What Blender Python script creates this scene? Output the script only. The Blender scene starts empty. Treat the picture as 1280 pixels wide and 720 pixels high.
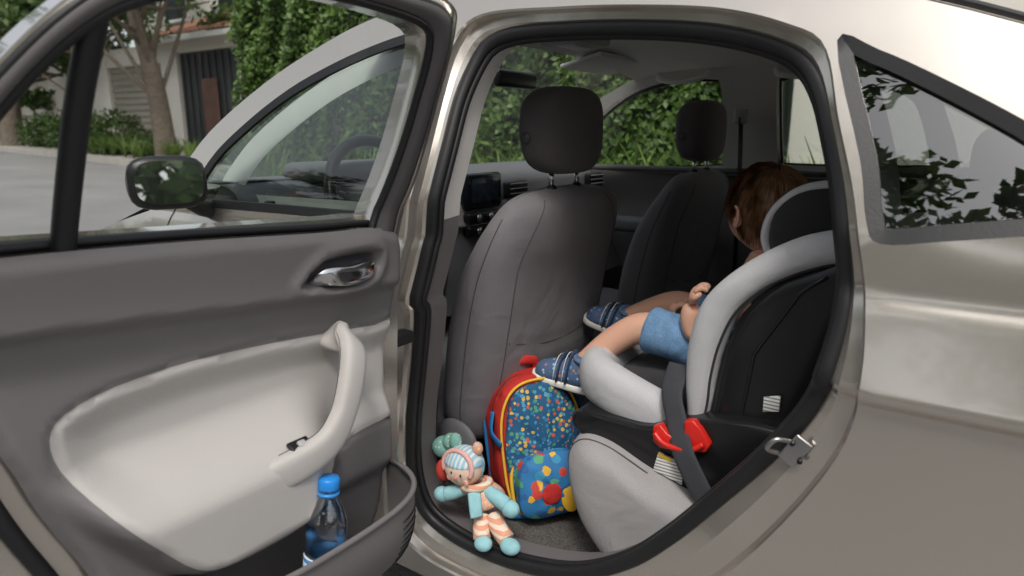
import bpy, math, random
import numpy as np
from mathutils import Vector, Matrix, Quaternion
from mathutils.geometry import delaunay_2d_cdt
random.seed(3); rng=np.random.default_rng(5)
scn=bpy.context.scene
COL=scn.collection

# ---------------------------------------------------------------- helpers
def link(o,parent=None):
    COL.objects.link(o)
    if parent is not None: o.parent=parent
    return o
def grp(name):
    e=bpy.data.objects.new(name,None); e.empty_display_size=.1
    return link(e)
def mesh(name,V,Fc,mats,parent=None,smooth=True,mi=None,auto=None):
    me=bpy.data.meshes.new(name)
    me.from_pydata([tuple(map(float,v)) for v in V],[],[tuple(map(int,f)) for f in Fc])
    if not isinstance(mats,(list,tuple)): mats=[mats]
    for m in mats: me.materials.append(m)
    me.update()
    if smooth: me.polygons.foreach_set('use_smooth',[True]*len(me.polygons))
    if mi is not None: me.polygons.foreach_set('material_index',[int(i) for i in mi])
    if auto is not None:
        try: me.set_sharp_from_angle(angle=math.radians(auto))
        except Exception: pass
    o=bpy.data.objects.new(name,me)
    return link(o,parent)
def cr(pts,n=5,closed=True):
    P=[np.array(p,float) for p in pts]; out=[]; L=len(P)
    segs=L if closed else L-1
    for i in range(segs):
        if closed: a,b,c,d=P[(i-1)%L],P[i],P[(i+1)%L],P[(i+2)%L]
        else: a,b,c,d=P[max(i-1,0)],P[i],P[i+1],P[min(i+2,L-1)]
        for k in range(n):
            t=k/n
            out.append(.5*((2*b)+(-a+c)*t+(2*a-5*b+4*c-d)*t*t+(-a+3*b-3*c+d)*t**3))
    if not closed: out.append(P[-1])
    return np.array(out)
def pip(P,poly):
    x,y=P[:,0],P[:,1]; ins=np.zeros(len(P),bool); n=len(poly); j=n-1
    for i in range(n):
        xi,yi=poly[i];xj,yj=poly[j]
        if yi!=yj:
            c=((yi>y)!=(yj>y))&(x<(xj-xi)*(y-yi)/(yj-yi)+xi); ins^=c
        j=i
    return ins
def udist(P,poly,closed=True):
    d=np.full(len(P),1e9); n=len(poly)
    for i in range(n if closed else n-1):
        a=poly[i];b=poly[(i+1)%n]; ab=b-a; l=ab@ab
        if l<1e-14: continue
        t=np.clip(((P-a)@ab)/l,0,1); q=P-(a+t[:,None]*ab)
        d=np.minimum(d,np.hypot(q[:,0],q[:,1]))
    return d
def sdist(P,poly):
    poly=np.asarray(poly,float)
    d=udist(P,poly); return np.where(pip(P,poly),d,-d)
def sst(a,b,x):
    t=np.clip((x-a)/(b-a),0,1); return t*t*(3-2*t)
def inset(poly,d):
    poly=np.asarray(poly,float); n=len(poly)
    ar=.5*sum(poly[i][0]*poly[(i+1)%n][1]-poly[(i+1)%n][0]*poly[i][1] for i in range(n)); sg=1 if ar>0 else -1
    out=[]
    for i in range(n):
        t=poly[(i+1)%n]-poly[i-1]; t=t/(np.linalg.norm(t)+1e-9)
        out.append(poly[i]+sg*d*np.array([-t[1],t[0]]))
    return np.array(out)
def sheet(name,outer,holes,surf,xs,zs,mats,parent=None,regions=(),flip=False,smooth=True):
    outer=np.asarray(outer,float); loops=[outer]+[np.asarray(h,float) for h in holes]
    regs=[np.asarray(r,float) for r,_ in regions]
    V=[];E=[]
    for L in loops+regs:
        b=len(V); V+= [tuple(p) for p in L]; E+=[(b+i,b+(i+1)%len(L)) for i in range(len(L))]
    G=np.array([(x,z) for x in xs for z in zs],float)
    keep=pip(G,outer)
    st=min(abs(xs[1]-xs[0]),.02)*.45
    for L in loops+regs: keep&=(udist(G,L)>st)
    for h in loops[1:]: keep&=~pip(G,h)
    V+=[tuple(p) for p in G[keep]]
    r=delaunay_2d_cdt([Vector(v) for v in V],E,[],0,1e-7)
    vo=np.array([tuple(v) for v in r[0]]); F=np.array([tuple(f) for f in r[2]])
    c=vo[F].mean(axis=1); k=pip(c,outer)
    for h in loops[1:]: k&=~pip(c,h)
    F=F[k];c=c[k]; mi=np.zeros(len(F),int)
    for (rp,idx) in regions: mi[pip(c,np.asarray(rp,float))]=idx
    if flip: F=F[:,::-1]
    return mesh(name,surf(vo[:,0],vo[:,1]),F,mats,parent,smooth,mi)
def loft(name,rings,mats,parent=None,closed=True,cap=True,smooth=True,auto=None,mi=None):
    n=len(rings[0]); V=[p for r in rings for p in r]; F=[]
    m=n if closed else n-1
    for i in range(len(rings)-1):
        for j in range(m):
            F.append((i*n+j,i*n+(j+1)%n,(i+1)*n+(j+1)%n,(i+1)*n+j))
    if cap and closed:
        F.append(tuple(range(n))[::-1]); F.append(tuple((len(rings)-1)*n+j for j in range(n)))
    if mi is not None: mi=[mi(i//m) for i in range(len(F))]
    return mesh(name,V,F,mats,parent,smooth,mi,auto)
def tube(name,path,r,mat,parent=None,closed=False,seg=10,ref=(0,0,1),r2=None,cap=True,ex=2.0):
    P=np.array([list(p) for p in path],float); n=len(P); ref=np.array(ref,float)
    r=np.broadcast_to(np.array(r,float),(n,)); r2=r if r2 is None else np.broadcast_to(np.array(r2,float),(n,))
    rings=[]
    for i in range(n):
        a=P[(i-1)%n] if (closed or i>0) else P[i]; b=P[(i+1)%n] if (closed or i<n-1) else P[i]
        t=b-a; t/=np.linalg.norm(t)+1e-12
        u=np.cross(t,ref)
        if np.linalg.norm(u)<1e-3: u=np.cross(t,ref+np.array([.3,.2,.1]))
        u/=np.linalg.norm(u); w=np.cross(u,t)
        ring=[]
        for k in range(seg):
            th=2*math.pi*k/seg; c,s_=math.cos(th),math.sin(th)
            c=math.copysign(abs(c)**(2/ex),c); s_=math.copysign(abs(s_)**(2/ex),s_)
            ring.append(P[i]+u*r[i]*c+w*r2[i]*s_)
        rings.append(ring)
    if closed: rings.append(rings[0])
    return loft(name,rings,mat,parent,True,cap and not closed)
def rbox(name,c,size,mat,parent=None,bev=.01,rot=None,seg=3):
    sx,sy,sz=[q/2 for q in size]
    V=[(x*sx,y*sy,z*sz) for x in(-1,1) for y in(-1,1) for z in(-1,1)]
    F=[(0,1,3,2),(4,6,7,5),(0,4,5,1),(2,3,7,6),(0,2,6,4),(1,5,7,3)]
    o=mesh(name,V,F,mat,parent,True); o.location=c
    if rot is not None: o.rotation_euler=rot
    b=o.modifiers.new('b','BEVEL'); b.width=bev; b.segments=seg; b.limit_method='NONE'
    return o
def ell(name,c,rad,mat,parent=None,seg=28,fn=None,R=None,ex=2.0):
    V=[];F=[];n=seg;m=seg//2+2
    for i in range(m+1):
        ph=math.pi*i/m
        for j in range(n):
            th=2*math.pi*j/n
            d=[math.sin(ph)*math.cos(th),math.sin(ph)*math.sin(th),math.cos(ph)]
            if ex!=2.0:
                k=(sum(abs(q)**ex for q in d))**(-1/ex); d=[q*k for q in d]
            p=np.array([d[0]*rad[0],d[1]*rad[1],d[2]*rad[2]])
            if fn: p=fn(p,np.array(d))
            if R is not None: p=np.array(R@Vector(p))
            V.append(p+np.array(c))
    for i in range(m):
        for j in range(n): F.append((i*n+j,(i+1)*n+j,(i+1)*n+(j+1)%n,i*n+(j+1)%n))
    return mesh(name,V,F,mat,parent)
def skinfig(name,V,E,R,mat,parent=None,sub=2):
    me=bpy.data.meshes.new(name); me.from_pydata(V,E,[]); me.materials.append(mat)
    o=link(bpy.data.objects.new(name,me),parent)
    o.modifiers.new('s','SKIN')
    for i,sv in enumerate(me.skin_vertices[0].data):
        r=R[i]; sv.radius=(r,r) if not isinstance(r,tuple) else r
        sv.use_root=(i==0)
    o.modifiers['s'].use_smooth_shade=True
    s_=o.modifiers.new('u','SUBSURF'); s_.levels=sub; s_.render_levels=sub
    return o
# ---------------------------------------------------------------- materials
def M(name,col,rough=.5,metal=0,var=.1,vs=6,bump=0,bs=200,coat=0,spec=.5,sheen=0,bdist=.002,trans=0,ior=1.45,wrinkle=0):
    m=bpy.data.materials.new(name); m.use_nodes=True; nt=m.node_tree; N=nt.nodes; L=nt.links
    b=N['Principled BSDF']
    tc=N.new('ShaderNodeTexCoord')
    nz=N.new('ShaderNodeTexNoise'); nz.inputs['Scale'].default_value=vs; nz.inputs['Detail'].default_value=5
    L.new(tc.outputs['Object'],nz.inputs['Vector'])
    mx=N.new('ShaderNodeMix'); mx.data_type='RGBA'
    lo=[max(0,c*(1-var)) for c in col]+[1]; hi=[min(1,c*(1+var)) for c in col]+[1]
    mx.inputs[6].default_value=lo; mx.inputs[7].default_value=hi
    L.new(nz.outputs['Fac'],mx.inputs[0]); L.new(mx.outputs[2],b.inputs['Base Color'])
    b.inputs['Roughness'].default_value=rough; b.inputs['Metallic'].default_value=metal
    b.inputs['Coat Weight'].default_value=coat; b.inputs['Coat Roughness'].default_value=.04
    b.inputs['Specular IOR Level'].default_value=spec
    b.inputs['Sheen Weight'].default_value=sheen
    b.inputs['Transmission Weight'].default_value=trans; b.inputs['IOR'].default_value=ior
    if bump>0:
        n2=N.new('ShaderNodeTexNoise'); n2.inputs['Scale'].default_value=bs; n2.inputs['Detail'].default_value=3
        L.new(tc.outputs['Object'],n2.inputs['Vector'])
        bp=N.new('ShaderNodeBump'); bp.inputs['Strength'].default_value=bump; bp.inputs['Distance'].default_value=bdist
        L.new(n2.outputs['Fac'],bp.inputs['Height'])
        if wrinkle>0:
            n3=N.new('ShaderNodeTexNoise'); n3.inputs['Scale'].default_value=7; n3.inputs['Detail'].default_value=2; n3.inputs['Distortion'].default_value=1.2
            L.new(tc.outputs['Object'],n3.inputs['Vector'])
            b3=N.new('ShaderNodeBump'); b3.inputs['Strength'].default_value=wrinkle; b3.inputs['Distance'].default_value=.02
            L.new(n3.outputs['Fac'],b3.inputs['Height']); L.new(b3.outputs['Normal'],bp.inputs['Normal'])
        L.new(bp.outputs['Normal'],b.inputs['Normal'])
    return m
def weave(m,scale=420,amt=.35):
    nt=m.node_tree;N=nt.nodes;L=nt.links;b=N['Principled BSDF']
    src=b.inputs['Base Color'].links[0].from_socket
    tc=N.new('ShaderNodeTexCoord'); v=N.new('ShaderNodeTexNoise'); v.inputs['Scale'].default_value=scale; v.inputs['Detail'].default_value=1
    L.new(tc.outputs['Object'],v.inputs['Vector'])
    mr=N.new('ShaderNodeMapRange'); mr.inputs[1].default_value=.3; mr.inputs[2].default_value=.7; mr.inputs[3].default_value=1-amt; mr.inputs[4].default_value=1+amt
    L.new(v.outputs['Fac'],mr.inputs[0])
    vm=N.new('ShaderNodeVectorMath'); vm.operation='SCALE'; L.new(src,vm.inputs[0]); L.new(mr.outputs[0],vm.inputs['Scale'])
    L.new(vm.outputs[0],b.inputs['Base Color']); return m
def glassmat(name,tint,boost=1.6):
    m=bpy.data.materials.new(name); m.use_nodes=True; nt=m.node_tree; N=nt.nodes; L=nt.links; N.clear()
    o=N.new('ShaderNodeOutputMaterial'); t=N.new('ShaderNodeBsdfTransparent'); t.inputs[0].default_value=(*tint,1)
    g=N.new('ShaderNodeBsdfGlossy'); g.inputs['Roughness'].default_value=.0; g.inputs[0].default_value=(1,1,1,1)
    f=N.new('ShaderNodeFresnel'); f.inputs[0].default_value=1.5
    k=N.new('ShaderNodeMath'); k.operation='MULTIPLY'; k.inputs[1].default_value=boost; k.use_clamp=True
    x=N.new('ShaderNodeMixShader')
    L.new(f.outputs[0],k.inputs[0]);L.new(k.outputs[0],x.inputs[0]);L.new(t.outputs[0],x.inputs[1]);L.new(g.outputs[0],x.inputs[2]);L.new(x.outputs[0],o.inputs[0])
    return m
def dotmat(name,base,cols,scale=60,size=.32,rough=.7):
    m=M(name,base,rough,var=.12,vs=40,bump=.3,bs=900)
    nt=m.node_tree;N=nt.nodes;L=nt.links;b=N['Principled BSDF']
    src=b.inputs['Base Color'].links[0].from_socket
    tc=N.new('ShaderNodeTexCoord'); v=N.new('ShaderNodeTexVoronoi'); v.inputs['Scale'].default_value=scale
    nz=N.new('ShaderNodeTexNoise'); nz.inputs['Scale'].default_value=scale*1.6
    L.new(tc.outputs['Object'],nz.inputs['Vector'])
    va=N.new('ShaderNodeVectorMath'); va.operation='MULTIPLY_ADD'; va.inputs[1].default_value=(.35/scale,)*3
    L.new(nz.outputs['Color'],va.inputs[0]); L.new(tc.outputs['Object'],va.inputs[2]); L.new(va.outputs[0],v.inputs['Vector'])
    lt=N.new('ShaderNodeMath'); lt.operation='LESS_THAN'; lt.inputs[1].default_value=size; L.new(v.outputs['Distance'],lt.inputs[0])
    sp=N.new('ShaderNodeSeparateColor'); L.new(v.outputs['Color'],sp.inputs[0])
    r=N.new('ShaderNodeValToRGB'); r.color_ramp.interpolation='CONSTANT'
    e=r.color_ramp.elements
    while len(e)<len(cols): e.new(.5)
    for i,c in enumerate(cols): e[i].position=i/len(cols); e[i].color=(*c,1)
    L.new(sp.outputs[0],r.inputs[0])
    mx=N.new('ShaderNodeMix'); mx.data_type='RGBA'; L.new(lt.outputs[0],mx.inputs[0]); L.new(src,mx.inputs[6]); L.new(r.outputs[0],mx.inputs[7])
    L.new(mx.outputs[2],b.inputs['Base Color']); return m
def stripemat(name,c1,c2,freq,axis=2,duty=.5,rough=.7):
    m=M(name,c1,rough,var=.1,vs=30); nt=m.node_tree;N=nt.nodes;L=nt.links;b=N['Principled BSDF']
    src=b.inputs['Base Color'].links[0].from_socket
    tc=N.new('ShaderNodeTexCoord'); sp=N.new('ShaderNodeSeparateXYZ'); L.new(tc.outputs['Object'],sp.inputs[0])
    a=N.new('ShaderNodeMath');a.operation='MULTIPLY';a.inputs[1].default_value=freq;L.new(sp.outputs[axis],a.inputs[0])
    f=N.new('ShaderNodeMath');f.operation='FRACT';L.new(a.outputs[0],f.inputs[0])
    g=N.new('ShaderNodeMath');g.operation='GREATER_THAN';g.inputs[1].default_value=duty;L.new(f.outputs[0],g.inputs[0])
    mx=N.new('ShaderNodeMix'); mx.data_type='RGBA'; L.new(g.outputs[0],mx.inputs[0]); L.new(src,mx.inputs[6]); mx.inputs[7].default_value=(*c2,1)
    L.new(mx.outputs[2],b.inputs['Base Color']); return m
def leafmat(name,dark,light):
    m=bpy.data.materials.new(name); m.use_nodes=True; nt=m.node_tree;N=nt.nodes;L=nt.links;b=N['Principled BSDF']
    g=N.new('ShaderNodeNewGeometry'); r=N.new('ShaderNodeValToRGB')
    r.color_ramp.elements[0].color=(*dark,1); r.color_ramp.elements[1].color=(*light,1)
    tc=N.new('ShaderNodeTexCoord'); nz=N.new('ShaderNodeTexNoise'); nz.inputs['Scale'].default_value=1.3; L.new(tc.outputs['Object'],nz.inputs['Vector'])
    ad=N.new('ShaderNodeMath');ad.operation='ADD'; L.new(g.outputs['Random Per Island'],ad.inputs[0]); L.new(nz.outputs['Fac'],ad.inputs[1])
    mu=N.new('ShaderNodeMath');mu.operation='MULTIPLY';mu.inputs[1].default_value=.55;L.new(ad.outputs[0],mu.inputs[0])
    L.new(mu.outputs[0],r.inputs[0]); L.new(r.outputs[0],b.inputs['Base Color']); b.inputs['Roughness'].default_value=.5
    tr=N.new('ShaderNodeBsdfTranslucent'); L.new(r.outputs[0],tr.inputs[0]); mx=N.new('ShaderNodeMixShader'); mx.inputs[0].default_value=.3
    o=N['Material Output']; L.new(b.outputs[0],mx.inputs[1]);L.new(tr.outputs[0],mx.inputs[2]);L.new(mx.outputs[0],o.inputs[0]); return m

paint=M('champagne_paint',(.58,.535,.475),.22,.80,.03,3,coat=.8,bump=.02,bs=1500,bdist=.0005)
rubber=M('rubber_black',(.014,.014,.015),.45,var=.2,vs=20,bump=.1,bs=300)
blackpl=M('black_plastic',(.012,.012,.013),.3,var=.2,bump=.15,bs=700)
chrome=M('chrome',(.62,.62,.62),.15,1,.02)
steel=M('dull_steel',(.46,.45,.44),.32,1,.1,bump=.1,bs=300)
fabric=weave(M('seat_fabric',(.192,.180,.190),.95,var=.10,vs=9,bump=.35,bs=700,spec=.15,sheen=.08,wrinkle=.35),650,.09)
seam=M('seat_seam',(.075,.070,.075),.9,var=.2,vs=60)
hrfab=weave(M('headrest_fabric',(.130,.117,.121),.92,var=.08,vs=9,bump=.3,bs=700,spec=.2,sheen=.08,wrinkle=.15),650,.08)
doorpl=M('door_plastic_grey',(.165,.154,.154),.55,var=.06,vs=4,bump=.4,bs=700,bdist=.001,spec=.35)
doorpl2=M('door_plastic_dark',(.105,.098,.098),.55,var=.06,vs=4,bump=.4,bs=700,bdist=.001,spec=.35)
light_trim=M('door_insert_light',(.49,.465,.44),.6,var=.04,vs=4,bump=.4,bs=700,bdist=.001,spec=.35)
headl=M('headliner',(.84,.81,.76),.9,var=.03,bump=.3,bs=800)
pillar=M('pillar_trim',(.66,.64,.60),.65,var=.04,bump=.2,bs=800)
dashm=M('dash_plastic',(.14,.14,.15),.55,var=.1,bump=.3,bs=600)
dashl=M('dash_light',(.42,.41,.41),.5,var=.05,bump=.3,bs=600)
carpet=weave(M('carpet',(.13,.12,.11),.95,var=.35,vs=60,bump=1,bs=500,bdist=.004),300,.4)
rearfab=weave(M('rear_seat_fabric',(.33,.315,.315),.92,var=.08,vs=8,bump=.35,bs=700,spec=.2,sheen=.1,wrinkle=.35),650,.08)
win=glassmat('window_glass',(.84,.90,.88),1.3)
winf=glassmat('front_window_glass',(.66,.74,.72),1.5)
doorgl=glassmat('door_window_glass',(.95,.97,.96),.4)
wint=glassmat('tinted_glass',(.22,.24,.235),3.4)
ws=glassmat('windshield_glass',(.92,.95,.93),1.0)
screenm=M('screen',(.01,.012,.016),.1,var=.3)
white=M('white_plastic',(.75,.75,.72),.5,var=.05)

# ---------------------------------------------------------------- body surface
sz=np.array([.20,.25,.40,.6,.80,.838,.850,.950,.965,1.03,1.1,1.2,1.3,1.4]); sy=np.array([.070,.058,.034,.010,.001,-.003,-.020,.011,.019,.023,.05,.09,.135,.19])
zz=np.linspace(.15,1.45,1301); yy=np.interp(zz,sz,sy)
k=np.exp(-.5*(np.arange(-15,16)/3.5)**2); k/=k.sum(); yy=np.convolve(np.pad(yy,15,'edge'),k,'valid')
def S(x,z):
    x=np.asarray(x,float); z=np.asarray(z,float)
    y=np.interp(z,zz,yy)
    y=y+.13*np.clip(x-.1,0,9)**2+.13*np.clip(-x-1.75,0,9)**2
    return y
def side(off,far=False):
    def f(u,v):
        y=S(u,v)+off
        if far: y=1.75-y
        return np.stack([u,y,v],1)
    return f
def to3(P,off=0,far=False): 
    P=np.asarray(P,float); return side(off,far)(P[:,0],P[:,1])

car=grp('car')
Oc=[(-.781,1.351),(-.616,1.348),(-.471,1.336),(-.345,1.318),(-.250,1.288),(-.198,1.255),(-.166,1.164),(-.139,1.090),(-.122,1.029),(-.106,.956),(-.098,.875),(-.106,.795),(-.138,.713),(-.198,.606),(-.268,.505),(-.36,.398),(-.48,.335),(-.62,.308),(-.765,.302),(-.87,.318),(-.925,.385),(-.902,.551),(-.867,.742),(-.847,.936),(-.836,1.061),(-.833,1.198),(-.827,1.300)]
Ic=[(-.795,1.269),(-.773,1.304),(-.717,1.318),(-.604,1.317),(-.486,1.309),(-.380,1.295),(-.290,1.272),(-.235,1.245),(-.203,1.205),(-.180,1.150),(-.158,1.086),(-.142,1.020),(-.133,.962),(-.136,.893),(-.156,.81),(-.207,.722),(-.280,.622),(-.345,.538),(-.415,.463),(-.510,.397),(-.610,.364),(-.715,.351),(-.815,.362),(-.875,.397),(-.893,.477),(-.879,.590),(-.851,.731),(-.826,.874),(-.817,1.003),(-.812,1.114),(-.809,1.206)]
cen=np.array([-.5,.83]); NA=220
def polar(pts):
    P=cr(pts,8)-cen; th=np.arctan2(P[:,1],P[:,0]); r=np.hypot(P[:,0],P[:,1]); o=np.argsort(th); th=th[o];r=r[o]
    A=np.linspace(-math.pi,math.pi,NA,endpoint=False)
    R=np.interp(A,np.r_[th-2*math.pi,th,th+2*math.pi],np.r_[r,r,r])
    return cen+np.stack([R*np.cos(A),R*np.sin(A)],1)
O=polar(Oc); I=polar(Ic)
QWc=[(-.185,1.261),(-.135,1.246),(-.064,1.209),(.016,1.162),(.073,1.122),(.125,1.078),(.118,1.056),(.031,1.044),(-.038,1.033),(-.100,1.025),(-.118,1.05),(-.135,1.117)]
FWc=[(-1.524,.985),(-1.469,1.087),(-1.385,1.158),(-1.252,1.237),(-1.123,1.287),(-1.002,1.320),(-.92,1.332),(-.893,1.318),(-.885,1.28),(-.881,1.199),(-.893,1.086),(-.91,.998),(-.95,.988),(-1.187,.986),(-1.45,.983)]
RWfc=[(-.637,1.30),(-.620,1.325),(-.56,1.332),(-.43,1.318),(-.30,1.285),(-.235,1.25),(-.20,1.18),(-.17,1.06),(-.20,1.034),(-.61,1.031),(-.637,1.05)]
FWfc=[(-1.524,.99),(-1.469,1.087),(-1.385,1.158),(-1.27,1.240),(-1.15,1.298),(-1.0,1.330),(-.84,1.332),(-.806,1.31),(-.804,1.19),(-.818,1.045),(-.85,1.022),(-1.187,1.0),(-1.45,.988)]
QW=cr(QWc,4);FW=cr(FWc,4);RWf=cr(RWfc,4);FWf=cr(FWfc,4)
rail=[(-1.577,1.057),(-1.499,1.149),(-1.343,1.252),(-1.191,1.324),(-1.093,1.36),(-.989,1.38),(-.8,1.388),(-.6,1.386),(-.4,1.372),(-.2,1.335),(0,1.265),(.15,1.19),(.35,1.085),(.5,1.045)]
RL=cr(rail,4,False)
def arch(cx,n=20): return [(cx-.345*math.cos(math.pi*i/n),.31+.345*math.sin(math.pi*i/n)) for i in range(n+1)]
outline=[(-2.76,.30)]+arch(-2.22)+[(-1.8,.262),(-1.2,.26),(-.6,.26),(0,.26)]+arch(.42)+[(.85,.33),(.97,.42),(.98,.65),(.97,.9),(.93,1.02),(.75,1.035)]+[tuple(p) for p in RL[::-1]]+[(-1.63,1.0),(-1.705,.960),(-1.839,.925),(-2.0,.875),(-2.3,.80),(-2.6,.72),(-2.74,.62),(-2.78,.5)]
xs=np.arange(-2.78,1.0,.025); zs=np.array(sorted(list(np.arange(.27,1.4,.03))+[.824,.831,.836,.841,.845,.850,.856,.864,.945,.951,.957,.963,.969,.977]))
sheet('body_side_left',outline,[O,FW,QW],side(0),xs,zs,paint,car)
sheet('body_side_right',outline,[RWf,FWf,QW],side(0,True),xs,zs,paint,car,flip=True)
def ring(name,La,Lb,oa,ob,mats,mi=None):
    A=to3(La,oa);B=to3(Lb,ob); V=list(A)+list(B); n=len(A)
    F=[(i,(i+1)%n,n+(i+1)%n,n+i) for i in range(n)]
    m=None
    if mi is not None: m=[mi(La[i]) for i in range(n)]
    return mesh(name,V,F,mats,car,True,m)
O2=cen+(O-cen)*.993; O3=cen+(O-cen)*.985
ring('door_jamb_edge',O,O2,0,.004,paint); ring('door_jamb_return',O2,O3,.004,.022,paint)
mid=O3*.5+I*.5
ring('door_jamb_face',O3,mid,.022,.028,paint); ring('door_jamb_step',mid,I,.028,.046,paint)
tube('door_seal',to3(I,.044),.0125,rubber,car,True,12,ref=(0,1,0),r2=.011)
I2=cen+(I-cen)*.975
tube('door_seal_lip',to3(I2,.056),.007,rubber,car,True,10,ref=(0,1,0))
ring('aperture_trim',I2,I,.056,.12,[pillar,doorpl],lambda p:0 if p[1]>1.0 else 1)
inl=[(-1.62,.30),(-1.0,.30),(.9,.30),(.9,.98),(.5,1.0)]+[(p[0],p[1]-.012) for p in RL[::-1]]+[(-1.63,.97)]
ixs=np.arange(-1.6,.9,.05); izs=np.arange(.33,1.4,.05)
sheet('inner_trim_left',inl,[I,inset(FW,.02),inset(QW,.024)],side(.12),ixs,izs,[pillar,doorpl],car,regions=[([(-1.618,.305),(.895,.305),(.895,.975),(.5,.99),(-1.5,.965),(-1.618,.96)],1)])
sheet('inner_trim_right',inl,[inset(RWf,.008),inset(FWf,.008),inset(QW,.02)],side(.07,True),ixs,izs,[pillar,doorpl],car,regions=[([(-1.618,.305),(.895,.305),(.895,.975),(.5,.99),(-1.5,1.0),(-1.615,.965)],1)],flip=True)
def window(nm,L,far,gl,w=.016,off=.004):
    Li=inset(L,w)
    a=to3(L,.0,far);b=to3(Li,.003,far);n=len(a)
    mesh(nm+'_frame',list(a)+list(b),[(i,(i+1)%n,n+(i+1)%n,n+i) for i in range(n)],rubber,car)
    c=to3(Li,.012,far); mesh(nm+'_frame_step',list(b)+list(c),[(i,(i+1)%n,n+(i+1)%n,n+i) for i in range(n)],rubber,car)
    mn,mx=Li.min(0),Li.max(0)
    sheet(nm+'_glass',Li,[],side(.010,far),np.arange(mn[0],mx[0],.04),np.arange(mn[1],mx[1],.04),gl,car)
window('front_window_left',FW,False,winf,.018); window('quarter_window_left',QW,False,wint,.017)
window('front_window_right',FWf,True,win,.012); window('rear_window_right',RWf,True,win,.012); window('quarter_window_right',QW,True,win,.016)
def crown(xa,za,ya,cz,n=26,cx=0.):
    out=[]
    for i in range(n+1):
        q=2*i/n-1; y=.875+q*(.875-ya); e=(1-abs(q)**2.3)
        out.append((xa+cx*(1-q*q),y,za+cz*e))
    return out
rr=[p for p in RL if -1.12<p[0]<.17]
loft('roof',[crown(p[0],p[1],float(S(p[0],p[1])),.062) for p in rr],paint,car,False,False)
loft('headliner',[crown(p[0],p[1]-.028,float(S(p[0],p[1]))+.05,.055) for p in rr],headl,car,False,False)
tube('roof_ditch',[(p[0],float(S(p[0],p[1]))+.035,p[1]+.012) for p in rr],.005,rubber,car)
def glassloft(nm,b,t,m,n=8):
    rings=[]
    for i in range(n+1):
        f=i/n; rings.append([tuple(np.array(b[j])*(1-f)+np.array(t[j])*f+np.array([0,0,.035*math.sin(math.pi*f)])) for j in range(len(b))])
    return loft(nm,rings,m,car,False,False)
fb=[(-1.60-.22*(1-q*q),.875+q*.80,1.02+.01*(1-q*q)) for q in np.linspace(-1,1,21)]
ft=[(-1.10-.05*(1-q*q),.875+q*.70,1.362+.058*(1-abs(q)**2.3)) for q in np.linspace(-1,1,21)]
glassloft('windshield',fb,ft,ws)
loft('windshield_header',[[(x+.02,y,z-.025) for x,y,z in ft],[(x+.0,y,z-.0) for x,y,z in ft],[(-1.09,.875+q*.70,1.362+.06*(1-abs(q)**2.3)) for q in np.linspace(-1,1,21)]],rubber,car,False,False)
rt=crown(.165,1.183,float(S(.165,1.18)),.062,20); rb=[(.52+.05*(1-q*q),.875+q*.80,1.045+.02*(1-q*q)) for q in np.linspace(-1,1,21)]
glassloft('rear_glass',rb,rt,win)
def hrow(x,z,cz): return crown(x,z,float(S(x,z)),cz,20)
loft('hood',[[(-1.62-.2*(1-q*q),.875+q*(.875-float(S(-1.62,1.0))),1.0+.012*(1-q*q)) for q in np.linspace(-1,1,21)]]+[hrow(x,z,c) for x,z,c in((-1.90,.905,.055),(-2.0,.875,.055),(-2.3,.80,.055),(-2.6,.72,.05),(-2.74,.62,.03))],paint,car,False,False)
loft('trunk_lid',[rb]+[hrow(x,z,c) for x,z,c in((.6,1.04,.03),(.75,1.035,.03),(.93,1.02,.02))],paint,car,False,False)
loft('rear_fascia',[hrow(x,z,c) for x,z,c in((.93,1.02,.02),(.97,.9,.0),(.98,.65,0),(.97,.42,0),(.9,.28,0))],paint,car,False,False)
loft('front_fascia',[hrow(x,z,c) for x,z,c in((-2.74,.62,.03),(-2.78,.5,0),(-2.76,.30,0))],paint,car,False,False)
loft('grille',[[(-2.83,y,z) for y in (.35,1.4)] for z in (.42,.56)],rubber,car,False,False)
rbox('underbody',(-.9,.875,.27),(3.3,1.5,.08),rubber,car,.02)
loft('body_seam_front_door',[[tuple(p) for p in to3([(x-.002,z),(x+.002,z)],-.0012)] for x,z in cr([(-1.66,.30),(-1.66,.6),(-1.64,.8),(-1.60,.95),(-1.57,.99)],5,False)],rubber,car,False,False)
for cx in(-2.22,.42):
    for far in(0,1):
        g=1.75-.13 if far else .13
        prof=[(.19,-.1),(.30,-.1),(.32,-.07),(.32,.07),(.30,.1),(.21,.1),(.2,.06),(.19,-.1)]
        sg=1 if far else -1
        rings=[[(cx+r*math.cos(t),g+sg*w*1.0,.32+r*math.sin(t)) for r,w in prof] for t in np.linspace(0,2*math.pi,49)]
        loft('tyre',rings,rubber,car,False,False)
        for kk in range(5):
            a=kk*2*math.pi/5
            tube('wheel_spoke',[(cx,g+sg*.075,.32),(cx+.2*math.cos(a),g+sg*.085,.32+.2*math.sin(a))],[.03,.02],chrome,car,ref=(0,1,0),r2=.012)
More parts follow.
